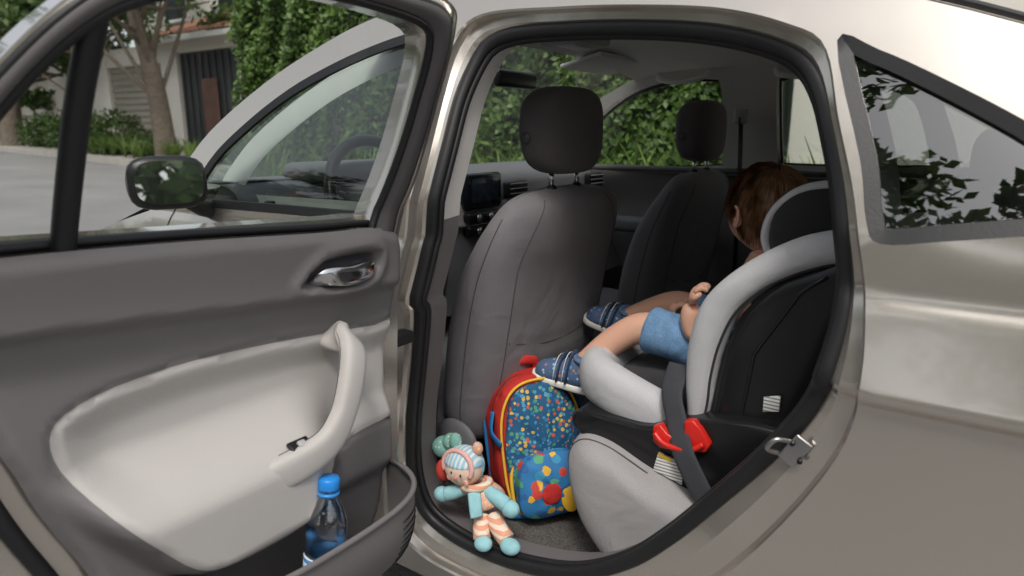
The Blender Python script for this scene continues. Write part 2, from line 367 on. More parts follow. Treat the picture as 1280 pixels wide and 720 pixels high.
# mirror
mg=M('mirror_glass',(.8,.8,.8),.01,1,.0)
RM=Matrix.Rotation(math.radians(-19),3,'Z')@Matrix.Rotation(math.radians(-4),3,'Y')
mn_=RM@Vector((1,0,0)); mu_=RM@Vector((0,1,0)); mw_=RM@Vector((0,0,1))
mcen=Vector((-1.405,-.092,1.047))
ell('mirror_housing',mcen-mn_*.022,(.044,.074,.055),blackpl,car,R=RM,ex=2.8)
ell('mirror_cap',mcen-mn_*.046,(.034,.068,.049),paint,car,R=RM,ex=2.8)
ell('mirror_bezel',mcen,(.024,.075,.055),blackpl,car,R=RM,ex=3.6)
def disc(nm,c,rx,rz,m,ex=3.2):
    P=[Vector(c)+mu_*(rx*math.copysign(abs(math.cos(a))**(2/ex),math.cos(a)))+mw_*(rz*math.copysign(abs(math.sin(a))**(2/ex),math.sin(a))) for a in np.linspace(0,2*math.pi,48,endpoint=False)]
    return mesh(nm,[tuple(p) for p in P],[tuple(range(48))],m,car,False)
disc('mirror_glass',mcen+mn_*.0255,.064,.044,mg)
tube('mirror_stalk',[(-1.43,-.03,1.005),(-1.44,0,.985),(-1.45,.03,.98)],[.022,.02,.024],blackpl,car)
# striker
sk=np.array((-.172,.022,.748))
rbox('striker_plate',tuple(sk+np.array((.004,.003,0))),(.024,.005,.042),steel,car,.002,rot=(0,.55,0))
tube('striker_loop',cr([sk+np.array((-.002,0,.013)),sk+np.array((-.016,-.016,.018)),sk+np.array((-.026,-.016,.003)),sk+np.array((-.016,-.002,-.006))],5,False),.0034,steel,car,ref=(0,1,0))
for dz in(-.011,.011): tube('striker_screw',[tuple(sk+np.array((.006-dz*.5,-.0,dz))),tuple(sk+np.array((.006-dz*.5,-.003,dz)))],.0035,blackpl,car,seg=12)
for z in(.80,.50): rbox('hinge',(-.815,-.030,z),(.03,.045,.022),rubber,car,.005)

# ---------------------------------------------------------------- open rear door
def DX(z): 
    z=np.asarray(z,float); return -.77+np.clip(np.interp(z,[1.03,1.1,1.2,1.3,1.4],[0,.028,.068,.113,.168]),0,1)
D4=cr([(-.045,.842),(-.12,.850),(-.176,.856),(-.304,.868),(-.419,.875),(-.515,.871),(-.570,.857),(-.588,.835),(-.583,.798),(-.556,.743),(-.519,.691),(-.481,.645),(-.446,.628),(-.389,.624),(-.326,.626),(-.284,.638),(-.237,.666),(-.186,.686),(-.12,.690),(-.045,.690)],3)
D7=cr([(-.278,.939),(-.268,.956),(-.234,.979),(-.183,.984),(-.130,.980),(-.122,.957),(-.135,.934),(-.172,.924),(-.231,.926)],4)
D7i=inset(D7,.011)
D2=cr([(-.70,.955),(-.618,.948),(-.462,.935),(-.360,.925),(-.232,.915),(-.05,.905)],4,False)
tr_out=cr([(-.655,1.034),(-.606,1.033),(-.539,1.031),(-.403,1.024),(-.225,1.012),(-.134,1.009),(-.093,.999),(-.074,.979),(-.073,.903),(-.083,.783),(-.090,.686),(-.099,.573),(-.130,.491),(-.204,.45),(-.35,.425),(-.48,.45),(-.54,.56),(-.571,.666),(-.592,.718),(-.609,.764),(-.621,.806),(-.633,.842),(-.655,.93),(-.668,1.0)],3)
def HD(u,z):
    P=np.stack([u,z],1)
    d4=sdist(P,D4); d7=sdist(P,D7); de=udist(P,tr_out)
    z2=np.interp(u,D2[:,0],D2[:,1])
    H=.013*sst(0,.009,z-z2)+.006*sst(.02,.10,z-z2)-.010*sst(.0,.05,z2-z)*sst(.14,.0,z2-z)
    A=sst(.80,.712,z)*sst(-.20,-.31,u)
    H+=A*sst(-.03,.004,d4)*.062 - .020*sst(0,.05,d4)*(1-A)
    H-=.004*np.exp(-(d4/.003)**2)
    H-=.035*sst(0.004,.022,d7); H+=.006*sst(-.014,-.003,d7)*sst(.010,-.001,d7)
    H-=.012*sst(.012,.0,de)
    H-=.02*sst(.62,.58,z)*sst(.42,.46,z)
    return H
us=np.arange(-.67,-.07,.007); vs=np.arange(.43,1.035,.007)
def dsurf(u,v): return np.stack([-.77+HD(u,v),u,v],1)
sheet('door_trim_panel',tr_out,[],dsurf,us,vs,[doorpl,light_trim,doorpl2,dashm],car,regions=[(D4,1),(D7,0),(D7i,3)],flip=False)
lv_=cr([(-.772,-.242,.938),(-.756,-.230,.950),(-.750,-.19,.946),(-.752,-.150,.950),(-.765,-.134,.947)],5,False)
tube('door_lever',lv_,[.009+.006*math.sin(math.pi*i/20) for i in range(21)],chrome,car,ref=(1,0,0),r2=.005,ex=2.6)
ph=cr([(-.80,-.205,.850),(-.768,-.208,.856),(-.738,-.213,.855),(-.716,-.224,.840),(-.706,-.240,.806),(-.703,-.258,.768),(-.704,-.283,.737),(-.711,-.318,.720),(-.722,-.36,.710),(-.745,-.40,.700)],6,False)
tube('door_pull_handle',ph,np.interp(np.linspace(0,1,len(ph)),[0,.15,.3,.55,.8,1],[.026,.022,.020,.019,.024,.024]),light_trim,car,ref=(1,0,0),r2=.013,seg=24,ex=3.2)
tube('pull_handle_split_line',ph-np.array([.006,0,0]),np.interp(np.linspace(0,1,len(ph)),[0,.15,.3,.55,.8,1],[.0262,.0222,.0202,.0192,.0242,.0242])+.0004,seam,car,ref=(1,0,0),r2=.0012,seg=24,ex=3.2)
rbox('window_switch',(-.718,-.322,.740),(.02,.032,.006),blackpl,car,.002,rot=(0,.5,0)); rbox('window_switch_rocker',(-.714,-.322,.744),(.010,.012,.005),dashl,car,.002,rot=(0,.5,0))
def psurf(u,v):
    e=1-np.abs((u+.30)/.20)**5; e=np.clip(e,0,1)
    vv=np.clip((v-.425)/.18,0,1)
    return np.stack([-.79+.125*np.clip(e,0,1)**.5*np.sin(np.clip(vv*1.25,0,1)*math.pi/2)**.6,u,v],1)
pol=[(-.50,.43)]+[(u,.425) for u in np.linspace(-.45,-.15,8)]+[(-.10,.45),(-.10,.615)]+[(u,.61-.012*math.sin((u+.5)/.4*math.pi)) for u in np.linspace(-.13,-.47,12)]+[(-.50,.62)]
sheet('door_pocket',pol,[],psurf,np.arange(-.5,-.1,.008),np.arange(.43,.62,.008),doorpl,car)
rim=psurf(np.linspace(-.10,-.50,50),np.full(50,.605)); rim[:,2]=[.61-.012*math.sin((u+.5)/.4*math.pi) for u in np.linspace(-.10,-.50,50)]
tube('pocket_rim',rim,.0045,doorpl,car)
for i in range(10):
    z=.465+i*.012; q=psurf(np.linspace(-.185,-.122,6),np.full(6,z)); q[:,0]+=.0008
    tube('speaker_grille',q,.0014,rubber,car,seg=6)
fl=cr([(-.72,1.05),(-.60,1.045),(-.40,1.035),(-.2,1.025),(-.06,1.01),(-.052,.9),(-.06,.75),(-.072,.57),(-.11,.46),(-.2,.41),(-.36,.385),(-.50,.405),(-.60,.52),(-.64,.66),(-.685,.78),(-.715,.9),(-.735,1.0)],4)
def flat(x): return lambda u,v: np.stack([np.full_like(u,x),u,v],1)
sheet('door_inner_flange',fl,[],flat(-.795),np.arange(-.73,-.05,.05),np.arange(.4,1.05,.05),paint,car)
def oskin(u,v): return np.stack([-.868+ (S(np.full_like(v,-.5),v)),u,v],1)
sheet('door_outer_skin',fl,[],oskin,np.arange(-.73,-.05,.03),np.arange(.4,1.05,.02),paint,car,flip=True)
a=flat(-.795)(fl[:,0],fl[:,1]);b=oskin(fl[:,0],fl[:,1]);n=len(a)
mesh('door_edge',list(a)+list(b),[(i,(i+1)%n,n+(i+1)%n,n+i) for i in range(n)],paint,car)
sl=cr([(-.69,1.02),(-.685,.95),(-.66,.86),(-.648,.80),(-.630,.74),(-.600,.66),(-.565,.55),(-.50,.43),(-.36,.405),(-.2,.43),(-.115,.48)],5,False)
tube('door_weather_seal',[(-.785,p[0],p[1]) for p in sl],.009,rubber,car)
rbox('door_latch',(-.79,-.668,.775),(.02,.03,.07),blackpl,car,.006); tube('latch_ring',[(-.776,-.672,.80),(-.772,-.672,.775),(-.776,-.672,.75)],.006,chrome,car)
bs_=cr([(-.66,1.040),(-.606,1.039),(-.539,1.037),(-.403,1.030),(-.225,1.018),(-.134,1.014),(-.10,1.006)],4,False)
tube('door_belt_seal',[(-.780,p[0],p[1]) for p in bs_],.006,rubber,car)
fo=cr([(-.066,.985),(-.045,1.05),(-.038,1.107),(-.038,1.225),(-.046,1.295),(-.066,1.320),(-.119,1.327),(-.305,1.328),(-.43,1.316),(-.52,1.287),(-.562,1.257),(-.605,1.209),(-.66,1.14),(-.71,1.07),(-.725,1.01)],4,False)
fi=cr([(-.131,1.000),(-.112,1.05),(-.098,1.12),(-.092,1.20),(-.096,1.265),(-.118,1.290),(-.19,1.300),(-.30,1.303),(-.42,1.291),(-.50,1.267),(-.545,1.238),(-.585,1.196),(-.635,1.126),(-.668,1.06),(-.672,1.01)],4,False)
fo3=np.stack([DX(fo[:,1])-.004,fo[:,0],fo[:,1]],1); fi3=np.stack([DX(fi[:,1]),fi[:,0],fi[:,1]],1)
f1=fo3*.66+fi3*.34+np.array([.002,0,0]); f2=fo3*.60+fi3*.40+np.array([.010,0,0]); f3=fo3*.25+fi3*.75+np.array([.012,0,0])
loft('door_window_frame',[fo3,f1,f2,f3,fi3],[doorpl2,paint],car,False,False,mi=lambda i:1 if i==0 else 0)
loft('door_frame_outside',[fo3,fo3-np.array([.045,0,0]),fi3-np.array([.045,0,0]),fi3],[paint],car,False,False)
tube('door_frame_seal',fi3+np.array([.002,0,0]),.006,rubber,car); tube('door_frame_inner_seal',f1,.005,rubber,car)
gl=np.concatenate([fi,[(-.60,1.02),(-.4,1.01),(-.2,1.0)]])
sheet('door_glass',gl,[],lambda u,v:np.stack([DX(v)-.02,u,v],1),np.arange(-.67,-.1,.04),np.arange(1.0,1.3,.04),doorgl,car)
dv=cr([(-.550,1.02),(-.546,1.10),(-.540,1.18),(-.529,1.266)],4,False)
tube('door_window_divider',np.stack([DX(dv[:,1])-.005,dv[:,0],dv[:,1]],1),.0115,rubber,car,ref=(1,0,0),r2=.010,ex=3)

# ---------------------------------------------------------------- front seats
def sring(cx,cy,z,dx,dy,ex=3.2,n=96,tw=0):
    out=[]
    for kx in range(n):
        t=2*math.pi*kx/n; c,s_=math.cos(t),math.sin(t)
        x=math.copysign(abs(c)**(2/ex),c)*dx; y=math.copysign(abs(s_)**(2/ex),s_)*dy
        x+= -.018*(abs(y/dy)**2)*(dx/.08) if x<0 else -.012*(abs(y/dy)**3)
        out.append([cx+x,cy+y,z])
    return out
def seat(cy,ox,prefix):
    lv=np.array([[.455,-.905,.03,.16],[.465,-.905,.05,.20],[.49,-.905,.066,.232],[.55,-.897,.078,.252],[.65,-.880,.083,.260],[.75,-.862,.082,.263],[.85,-.838,.074,.262],[.92,-.812,.062,.257],[.965,-.795,.050,.246],[.995,-.788,.040,.226],[1.014,-.79,.030,.190],[1.025,-.793,.020,.14],[1.031,-.795,.008,.07]])
    L=cr(lv,6,False)
    def xoff(z,yr):
        yr=abs(yr)
        o=.010*math.exp(-((z-.62)/.10)**2)*max(0,1-(yr/.2)**2)-.008*math.exp(-((z-.82)/.09)**2)*max(0,1-(yr/.19)**2)
        if yr<.19: o-=.004*math.exp(-((z-(.68+.03*(yr/.2)**2))/.008)**2)
        return o
    rings=[]
    for z,cx,dx,dy in L:
        r=sring(cx+ox,cy,z,dx,dy)
        for p in r:
            if p[0]>cx+ox+dx*.3: p[0]+=xoff(z,p[1]-cy)
        rings.append(r)
    loft(prefix+'_backrest',rings,fabric,car)
    def rear(y,z):
        cx,dx,dy=[float(np.interp(z,L[:,0],L[:,i])) for i in(1,2,3)]
        q=min(.999,abs(y)/dy); return (cx+ox+dx*(1-q**3.2)**(1/3.2)-.012*q**3+xoff(z,y)+.0001,cy+y,z)
    for sg in(-1,1):
        tube(prefix+'_seam',[rear(sg*(.205-.085*max(0,(z-.86)/.16)**2),z) for z in np.linspace(.50,1.01,44)],.0013,seam,car,seg=6)
        tube(prefix+'_side_seam',[(float(np.interp(z,L[:,0],L[:,1]))+ox-.002,cy+sg*(float(np.interp(z,L[:,0],L[:,3]))+.0001),z) for z in np.linspace(.50,.98,30)],.0013,seam,car,seg=6)
    tube(prefix+'_lower_seam',[rear(y,.68+.03*(y/.2)**2) for y in np.linspace(-.20,.20,30)],.0016,seam,car,seg=6)
    tube(prefix+'_hem_seam',[rear(y,.52+.01*(y/.2)**2) for y in np.linspace(-.20,.20,30)],.0016,seam,car,seg=6)
    def hf(p,d):
        p=p.copy(); 
        p[1]*=1-.07*max(0,-p[2]/.095)
        p[0]-=.014*(p[1]/.13)**2
        return p
    ell(prefix+'_headrest',(-.788+ox,cy,1.152),(.052,.130,.093),hrfab,car,44,hf,ex=3.4)
    tube(prefix+'_headrest_button',[(-.81+ox,cy-.129,1.137),(-.81+ox,cy-.1305,1.137)],.012,hrfab,car,seg=20)
    tube(prefix+'_headrest_button_ring',[(-.81+ox+.011*math.cos(a),cy-.1305,1.137+.011*math.sin(a)) for a in np.linspace(0,2*math.pi,24,endpoint=False)],.0012,seam,car,True,6,ref=(0,1,0))
    for dy in(-.055,.055):
        tube(prefix+'_headrest_post',[(-.795+ox,cy+dy,1.01),(-.793+ox,cy+dy,1.08)],.006,chrome,car)
        ell(prefix+'_post_collar',(-.794+ox,cy+dy,1.030),(.014,.014,.008),blackpl,car,16)
    cl=[]
    for f in np.linspace(0,1,14):
        x=-.93-.50*f+ox; hgt=.055+.02*math.sin(f*math.pi)
        sc=1-abs(2*f-1)**8*.35
        cl.append([(x,cy+.25*sc*math.copysign(abs(math.cos(t))**.6,math.cos(t)),.47+hgt*math.copysign(abs(math.sin(t))**.6,math.sin(t))+.02*abs(math.cos(t))**3+.03*f) for t in np.linspace(0,2*math.pi,48,endpoint=False)])
    loft(prefix+'_cushion',cl,fabric,car)
    rbox(prefix+'_base',(-1.13+ox,cy,.39),(.45,.42,.1),blackpl,car,.02)
    ell(prefix+'_recliner_cover',(-.905+ox,cy-.262,.485),(.06,.016,.05),dashm,car,24)
seat(.483,0,'driver_seat'); seat(1.290,.02,'passenger_seat')
# ---------------------------------------------------------------- dashboard etc
dp=[(-1.22,.62),(-1.28,.74),(-1.33,.86),(-1.345,.95),(-1.36,1.0),(-1.42,1.025),(-1.6,1.03),(-1.80,1.02)]
dpc=cr(dp,5,False)
def dfx(y): return -.09*(1-float(sst(.60,.74,np.array(y))))
loft('dashboard',[[(p[0]+.03*math.cos((y-.875)*1.8)+(dfx(y) if p[0]>-1.5 else 0),y,p[1]) for p in dpc] for y in np.linspace(.09,1.66,60)],dashm,car,False,False)
loft('dash_trim_band',[[(x+.034*math.cos((y-.875)*1.8)+.004+dfx(y),y,z) for x,z in((-1.327,.875),(-1.335,.90),(-1.340,.935))] for y in np.linspace(.1,1.65,60)],dashl,car,False,False)
tube('dash_chrome_line',[(-1.327+.034*math.cos((y-.875)*1.8)+.008+dfx(y),y,.872) for y in np.linspace(.1,1.65,40)],.003,chrome,car)
rbox('centre_screen',(-1.296,.830,.972),(.03,.18,.110),screenm,car,.012); rbox('centre_screen_display',(-1.279,.830,.976),(.003,.13,.07),M('display',(.03,.045,.07),.1,var=.9,vs=40),car,.001)
for z in(.895,.855): 
    rbox('climate_panel',(-1.285,.84,z),(.03,.2,.03),blackpl,car,.006)
    for yv in(.78,.84,.90): tube('climate_knob',[(-1.27,yv,z),(-1.262,yv,z)],.011,chrome,car,seg=16)
for yv,vx in((.18,-1.385),(1.02,-1.30),(1.56,-1.30)): 
    rbox('air_vent',(vx,yv,.965),(.03,.11,.055),blackpl,car,.008)
    for kz in(-.012,.004,.02): rbox('vent_slat',(vx+.018,yv,.965+kz),(.006,.10,.003),dashl,car,.001)
rbox('centre_console',(-1.05,.878,.44),(.75,.17,.20),dashm,car,.025); rbox('console_armrest',(-.86,.878,.59),(.30,.15,.07),dashm,car,.02)
tube('gear_lever',[(-1.18,.878,.52),(-1.17,.878,.62)],[.008,.008],chrome,car); ell('gear_knob',(-1.17,.878,.645),(.024,.022,.032),blackpl,car)
Rw=Matrix.Rotation(math.radians(66),3,'Y')
wc=np.array([-1.345,.475,.960])
def wp(a,r=.183): return wc+np.array(Rw@Vector((r*math.cos(a),r*math.sin(a),0)))
tube('steering_wheel_rim',[wp(a) for a in np.linspace(0,2*math.pi,48,endpoint=False)],.016,blackpl,car,True,12,ref=tuple(Rw@Vector((0,0,1))))
for a in(math.pi/2,-math.pi/2,0): tube('steering_wheel_spoke',[wc,wp(a)],[.03,.015],dashm,car,r2=.012)
ell('steering_wheel_hub',wc,(.06,.065,.03),dashm,car,R=Rw)
tube('steering_column',[wc,wc+np.array([-.2,0,-.08])],.035,dashm,car)
rbox('instrument_hood',(-1.50,.475,1.045),(.14,.34,.05),dashm,car,.022)
rbox('sun_visor',(-1.10,1.25,1.366),(.15,.34,.014),headl,car,.006,rot=(0,-.22,0)); rbox('sun_visor_left',(-1.10,.52,1.366),(.15,.32,.014),headl,car,.006,rot=(0,-.22,0))
rbox('roof_console',(-1.0,.875,1.392),(.14,.16,.025),dashl,car,.01); rbox('map_light',(-1.0,.875,1.378),(.05,.10,.006),white,car,.003)
rbox('rearview_mirror',(-1.2,.875,1.30),(.03,.20,.05),blackpl,car,.012)
for x0,x1 in((-1.0,-.86),(-.60,-.42)):
    tube('grab_handle',cr([(x0-.02,1.50,1.345),(x0,1.47,1.325),((x0+x1)/2,1.462,1.315),(x1,1.47,1.325),(x1+.02,1.50,1.345)],5,False),.009,headl,car)
tube('seat_belt_far',[(-.735,1.545,1.20),(-.738,1.585,1.0),(-.74,1.61,.8),(-.74,1.61,.5)],.003,rubber,car,ref=(0,1,0),r2=.0235)
rbox('belt_guide_far',(-.735,1.545,1.20),(.05,.025,.05),dashl,car,.01)
tube('seat_belt_near',[(-.845,.20,1.18),(-.86,.165,1.0),(-.89,.15,.8),(-.92,.15,.5)],.003,rubber,car,ref=(0,1,0),r2=.0235)
rbox('far_door_armrest',(-.45,1.58,.80),(.5,.07,.06),dashm,car,.02); rbox('far_front_armrest',(-1.1,1.58,.80),(.5,.07,.06),dashm,car,.02)
tube('far_belt_trim',[(x,1.625,1.012) for x in np.linspace(-1.45,-.1,12)],.012,doorpl2,car)
loft('cabin_floor',[[(x,y,z) for x,z in((-1.7,.50),(-1.5,.345),(-.95,.338),(-.56,.338),(-.50,.37),(-.3,.40),(.2,.45),(.6,.5))] for y in np.concatenate([np.linspace(.10,.74,6),np.linspace(.76,1.66,6)])],carpet,car,False,False)
loft('sill_plate',[[tuple(p) for p in q] for q in ([(x,.085,.362) for x in np.linspace(-.88,-.5,12)],[(x,.12,.362) for x in np.linspace(-.88,-.5,12)],[(x,.155,.352) for x in np.linspace(-.88,-.5,12)],[(x,.175,.335) for x in np.linspace(-.88,-.5,12)])],doorpl,car,False,False)
bench=[(-.47,.34),(-.53,.385),(-.582,.45),(-.607,.53),(-.603,.575),(-.575,.602),(-.52,.600),(-.44,.570),(-.34,.545),(-.2,.54),(-.08,.55),(-.05,.50),(-.1,.40),(-.2,.34)]
bc=cr(bench,5)
rings=[]
cb=np.array([-.36,.45])
for y,sc in[(.140,.55),(.141,.66),(.145,.76),(.153,.84),(.165,.90),(.185,.95),(.21,.98),(.24,1)]+[(yy_,1) for yy_ in np.linspace(.28,1.5,16)]+[(1.57,.98),(1.6,.9)]:
    g=.006*math.exp(-((y-.70)/.008)**2)+.006*math.exp(-((y-1.05)/.008)**2)
    rings.append([(cb[0]+(p[0]-cb[0])*(sc-g),y,cb[1]+(p[1]-cb[1])*(sc-g)) for p in bc])
loft('rear_bench_cushion',rings,rearfab,car)
tube('bench_piping',[(cb[0]+(p[0]-cb[0])*.950,.185,cb[1]+(p[1]-cb[1])*.950) for p in cr(bench[1:8],6,False)],.0016,seam,car,ref=(0,1,0),seg=6)
bb=cr([(-.12,.53),(-.15,.60),(-.125,.75),(-.075,.93),(-.03,1.03),(.02,1.05),(.06,1.02),(.05,.8),(0,.55)],5)
loft('rear_bench_backrest',[[(cb2[0],y,cb2[1]) for cb2 in bb] for y in np.linspace(.17,1.60,14)],rearfab,car)
for y in(1.28,.878): ell('rear_headrest',(.0,y,1.09),(.05,.12,.07),hrfab,car,ex=3)
rbox('parcel_shelf',(.28,.875,1.0),(.5,1.36,.02),dashm,car,.005)

# ---------------------------------------------------------------- child car seat
cs=grp('child_car_seat')
csl=weave(M('booster_fabric_light',(.50,.50,.51),.92,var=.05,vs=12,bump=.35,bs=700,spec=.2,sheen=.1,wrinkle=.35),650,.06)
csb=M('booster_fabric_black',(.018,.018,.020),.85,var=.3,vs=20,bump=.5,bs=900,sheen=.2)
csp=M('booster_shell_black',(.012,.012,.013),.25,var=.2,bump=.1,bs=500)
redp=M('red_plastic',(.62,.022,.015),.3,var=.08)
wo=cr([(-.150,1.013),(-.187,1.007),(-.237,.991),(-.294,.958),(-.349,.912),(-.383,.866),(-.400,.804),(-.402,.731),(-.392,.650)],6,False)
wi=cr([(-.150,.955),(-.183,.951),(-.228,.933),(-.278,.902),(-.318,.857),(-.340,.797),(-.350,.738),(-.353,.69),(-.362,.645)],6,False)
for Y,nm,sg in((.262,'near',1),(.70,'far',-1)):
    rings=[]
    for o_,i_ in zip(wo,wi):
        c=(o_+i_)/2; h=(o_-i_)/2; 
        rings.append([(c[0]+h[0]*math.copysign(abs(math.cos(t))**.8,math.cos(t)),Y+.030*math.sin(t),c[1]+h[1]*math.copysign(abs(math.cos(t))**.8,math.cos(t))) for t in np.linspace(0,2*math.pi,24,endpoint=False)])
    loft('side_wing_rim_'+nm,rings,csl,cs)
    tube('wing_piping_'+nm,[(p[0],Y-sg*.020,p[1]) for p in wi+(wo-wi)*.10],.0025,csb,cs)
rings=[]
for z in np.linspace(.56,1.06,26):
    xf=np.interp(z,[.56,.66,.74,.80,.864,.914,.947,.965,1.06],[-.37,-.355,-.345,-.335,-.31,-.27,-.215,-.175,-.14])
    xb=np.interp(z,[.58,.7,1.06],[-.165,-.155,-.075])
    cv=.012*math.sin(math.pi*np.clip((z-.6)/.4,0,1))
    U=[(xf,.248),(xf+.02,.238),((xf+xb)/2-.03,.226+cv),((xf+xb)/2+.02,.228+cv),(xb-.03,.238),(xb,.27),(xb+.008,.35),(xb+.01,.48),(xb+.008,.61),(xb,.69),(xb-.03,.722),((xf+xb)/2,.728),(xf+.03,.722),(xf,.71),(xf,.685),(xf+.03,.68),((xf+xb)/2,.675),(xb-.05,.665),(xb-.04,.60),(xb-.035,.48),(xb-.04,.36),(xb-.05,.30),((xf+xb)/2,.29),(xf+.03,.285),(xf,.278)]
    rings.append([(x,y,z) for x,y in U])
loft('shell',rings,csp,cs)
tube('shell_rim_line',[(float(np.interp(z,[.66,.80,.914,.96],[-.33,-.315,-.25,-.19]))+.03,.229+.010*math.sin(math.pi*(z-.6)/.4),z) for z in np.linspace(.64,.94,20)],.0035,csp,cs)
basep=cr([(-.600,.600),(-.598,.632),(-.52,.636),(-.45,.638),(-.40,.665),(-.30,.690),(-.2,.690),(-.15,.66),(-.14,.56),(-.25,.53),(-.34,.528),(-.43,.540),(-.52,.566)],4)
bcn=basep.mean(0)
loft('base_shell',[[(bcn[0]+(p[0]-bcn[0])*sc,y,bcn[1]+(p[1]-bcn[1])*sc) for p in basep] for y,sc in((.203,.93),(.207,.975),(.217,1),(.35,1),(.6,1),(.725,1),(.735,.97),(.738,.93))],csp,cs,auto=50)
tube('base_rim',[(p[0]*1.0,.212,p[1]) for p in cr([(-.590,.628),(-.52,.633),(-.45,.635),(-.40,.660)],5,False)],.006,csp,cs)
bp_=cr([(-.43,.268,.630),(-.49,.262,.652),(-.55,.268,.670),(-.60,.300,.676),(-.622,.36,.674),(-.628,.48,.668),(-.622,.60,.674),(-.60,.66,.676),(-.55,.69,.670),(-.49,.695,.655),(-.43,.69,.635)],5,False)
tube('thigh_bolster',bp_,[.030+.006*math.sin(math.pi*i/(len(bp_)-1)) for i in range(len(bp_))],csl,cs,r2=[.042]*2+[.048]*(len(bp_)-4)+[.042]*2,seg=24,ref=(0,0,1),ex=2.5)
tube('bolster_piping',[(p[0]+.006,p[1]-.018*(1 if p[1]<.4 else 0),p[2]-.046) for p in bp_],.009,csb,cs)
ell('seat_pad',(-.46,.48,.640),(.16,.19,.045),csb,cs,ex=3); ell('back_pad',(-.215,.48,.82),(.045,.17,.2),csb,cs,ex=3)
for Y,nm in((.335,'near'),(.64,'far')):
    ell('headrest_wing_'+nm,(-.215,Y,.985),(.088,.024,.082),csb,cs,ex=2.5)
    arc=cr([(-.285,.925),(-.307,.97),(-.301,1.012),(-.278,1.042),(-.249,1.060),(-.207,1.068),(-.15,1.068)],5,False)
    tube('headrest_rim_'+nm,[(p[0],Y,p[1]) for p in arc],.008,csl,cs,r2=.014,ref=(0,1,0))
ell('headrest_back',(-.155,.487,1.0),(.035,.15,.085),csb,cs,ex=3)
def plate(nm,pts,y0,y1,m,par,bev=.003):
    n=len(pts); V=[(p[0],y0,p[1]) for p in pts]+[(p[0],y1,p[1]) for p in pts]
    F=[tuple(range(n)),tuple(range(2*n-1,n-1,-1))]+[(i,n+i,n+(i+1)%n,(i+1)%n) for i in range(n)]
    o=mesh(nm,V,F,m,par,True); b=o.modifiers.new('b','BEVEL'); b.width=bev; b.segments=2; b.limit_method='ANGLE'; return o
dxr=.012;dzr=.012
plate('belt_guide_red',[(x+dxr,z+dzr) for x,z in [(-.445,.640),(-.432,.646),(-.418,.632),(-.40,.627),(-.388,.640),(-.390,.664),(-.374,.668),(-.360,.656),(-.343,.632),(-.350,.617),(-.372,.612),(-.40,.606),(-.43,.603),(-.444,.612)]],.190,.208,redp,cs)
tube('red_hook',cr([(-.428,.188,.642),(-.412,.184,.630),(-.388,.184,.626),(-.36,.184,.631),(-.342,.188,.644)],5,False),.005,redp,cs)
stp=cr([(-.418,.262,.748),(-.418,.232,.705),(-.396,.205,.665),(-.373,.180,.625),(-.346,.172,.585),(-.322,.168,.552),(-.305,.17,.52)],5,False)
tube('belt_strap',stp,.020,M('webbing',(.045,.048,.055),.7,var=.2,bump=.6,bs=1500),cs,ref=(0,1,0),r2=.0022,ex=4)
lab=stripemat('label_print',(.82,.82,.78),(.25,.25,.25),170,2,.62)
plate('warning_label',[(-.432,.566),(-.378,.554),(-.378,.592),(-.424,.602)][::-1],.1985,.2045,lab,cs,.0005)
plate('warning_label_header',[(-.424,.596),(-.400,.590),(-.400,.598),(-.423,.603)],.1975,.1987,M('label_yellow',(.8,.55,.05),.5),cs,.0003)
plate('approval_label',[(-.262,.708),(-.237,.714),(-.237,.740),(-.262,.733)],.228,.233,lab,cs,.0005)
ell('red_button',(-.17,.70,1.04),(.014,.014,.014),redp,cs)

# ---------------------------------------------------------------- child
ch=grp('child')
skin=M('skin',(.68,.39,.275),.5,var=.06,vs=25,bump=.15,bs=400); skin.node_tree.nodes['Principled BSDF'].inputs['Subsurface Weight'].default_value=.12
skin.node_tree.nodes['Principled BSDF'].inputs['Subsurface Radius'].default_value=(.01,.004,.002)
V=[(-.30,.475,.70),(-.305,.478,.78),(-.315,.482,.85),(-.33,.49,.895),(-.345,.497,.935),
   (-.35,.425,.715),(-.46,.405,.748),(-.553,.392,.766),(-.590,.380,.742),(-.632,.362,.702),(-.664,.350,.672),(-.690,.347,.660),
   (-.35,.535,.71),(-.46,.56,.745),(-.548,.572,.778),(-.60,.578,.755),(-.65,.582,.728),(-.69,.585,.712),(-.72,.585,.705),
   (-.325,.405,.87),(-.385,.375,.815),(-.438,.372,.768),(-.445,.370,.80),(-.440,.368,.838),
   (-.325,.57,.87),(-.385,.60,.81),(-.44,.59,.765),(-.48,.56,.775),(-.51,.535,.785)]
E=[(0,1),(1,2),(2,3),(3,4),(0,5),(5,6),(6,7),(7,8),(8,9),(9,10),(10,11),(0,12),(12,13),(13,14),(14,15),(15,16),(16,17),(17,18),(3,19),(19,20),(20,21),(21,22),(22,23),(3,24),(24,25),(25,26),(26,27),(27,28)]
R=[.075,.07,.072,.05,.033,.05,.043,.036,.033,.031,.023,.021,.05,.044,.036,.033,.031,.022,.021,.035,.028,.024,.023,.018,.035,.028,.023,.021,.017]
skinfig('body',V,E,R,skin,ch)
denim=weave(M('denim',(.16,.29,.47),.9,var=.45,vs=45,bump=.5,bs=600,spec=.2,wrinkle=1.2),500,.2)
skinfig('denim_shorts',[(-.30,.475,.70),(-.31,.478,.76),(-.36,.422,.718),(-.45,.406,.745),(-.500,.400,.755),(-.530,.397,.760),(-.545,.396,.763),(-.36,.535,.712),(-.45,.56,.745),(-.505,.566,.76),(-.525,.568,.765)],[(0,1),(0,2),(2,3),(3,4),(4,5),(5,6),(0,7),(7,8),(8,9),(9,10)],[.085,.078,.058,.054,.049,.053,.050,.058,.055,.052,.053],denim,ch)
shirt=M('dark_shirt',(.03,.032,.04),.85,var=.2,vs=20,bump=.5,bs=600)
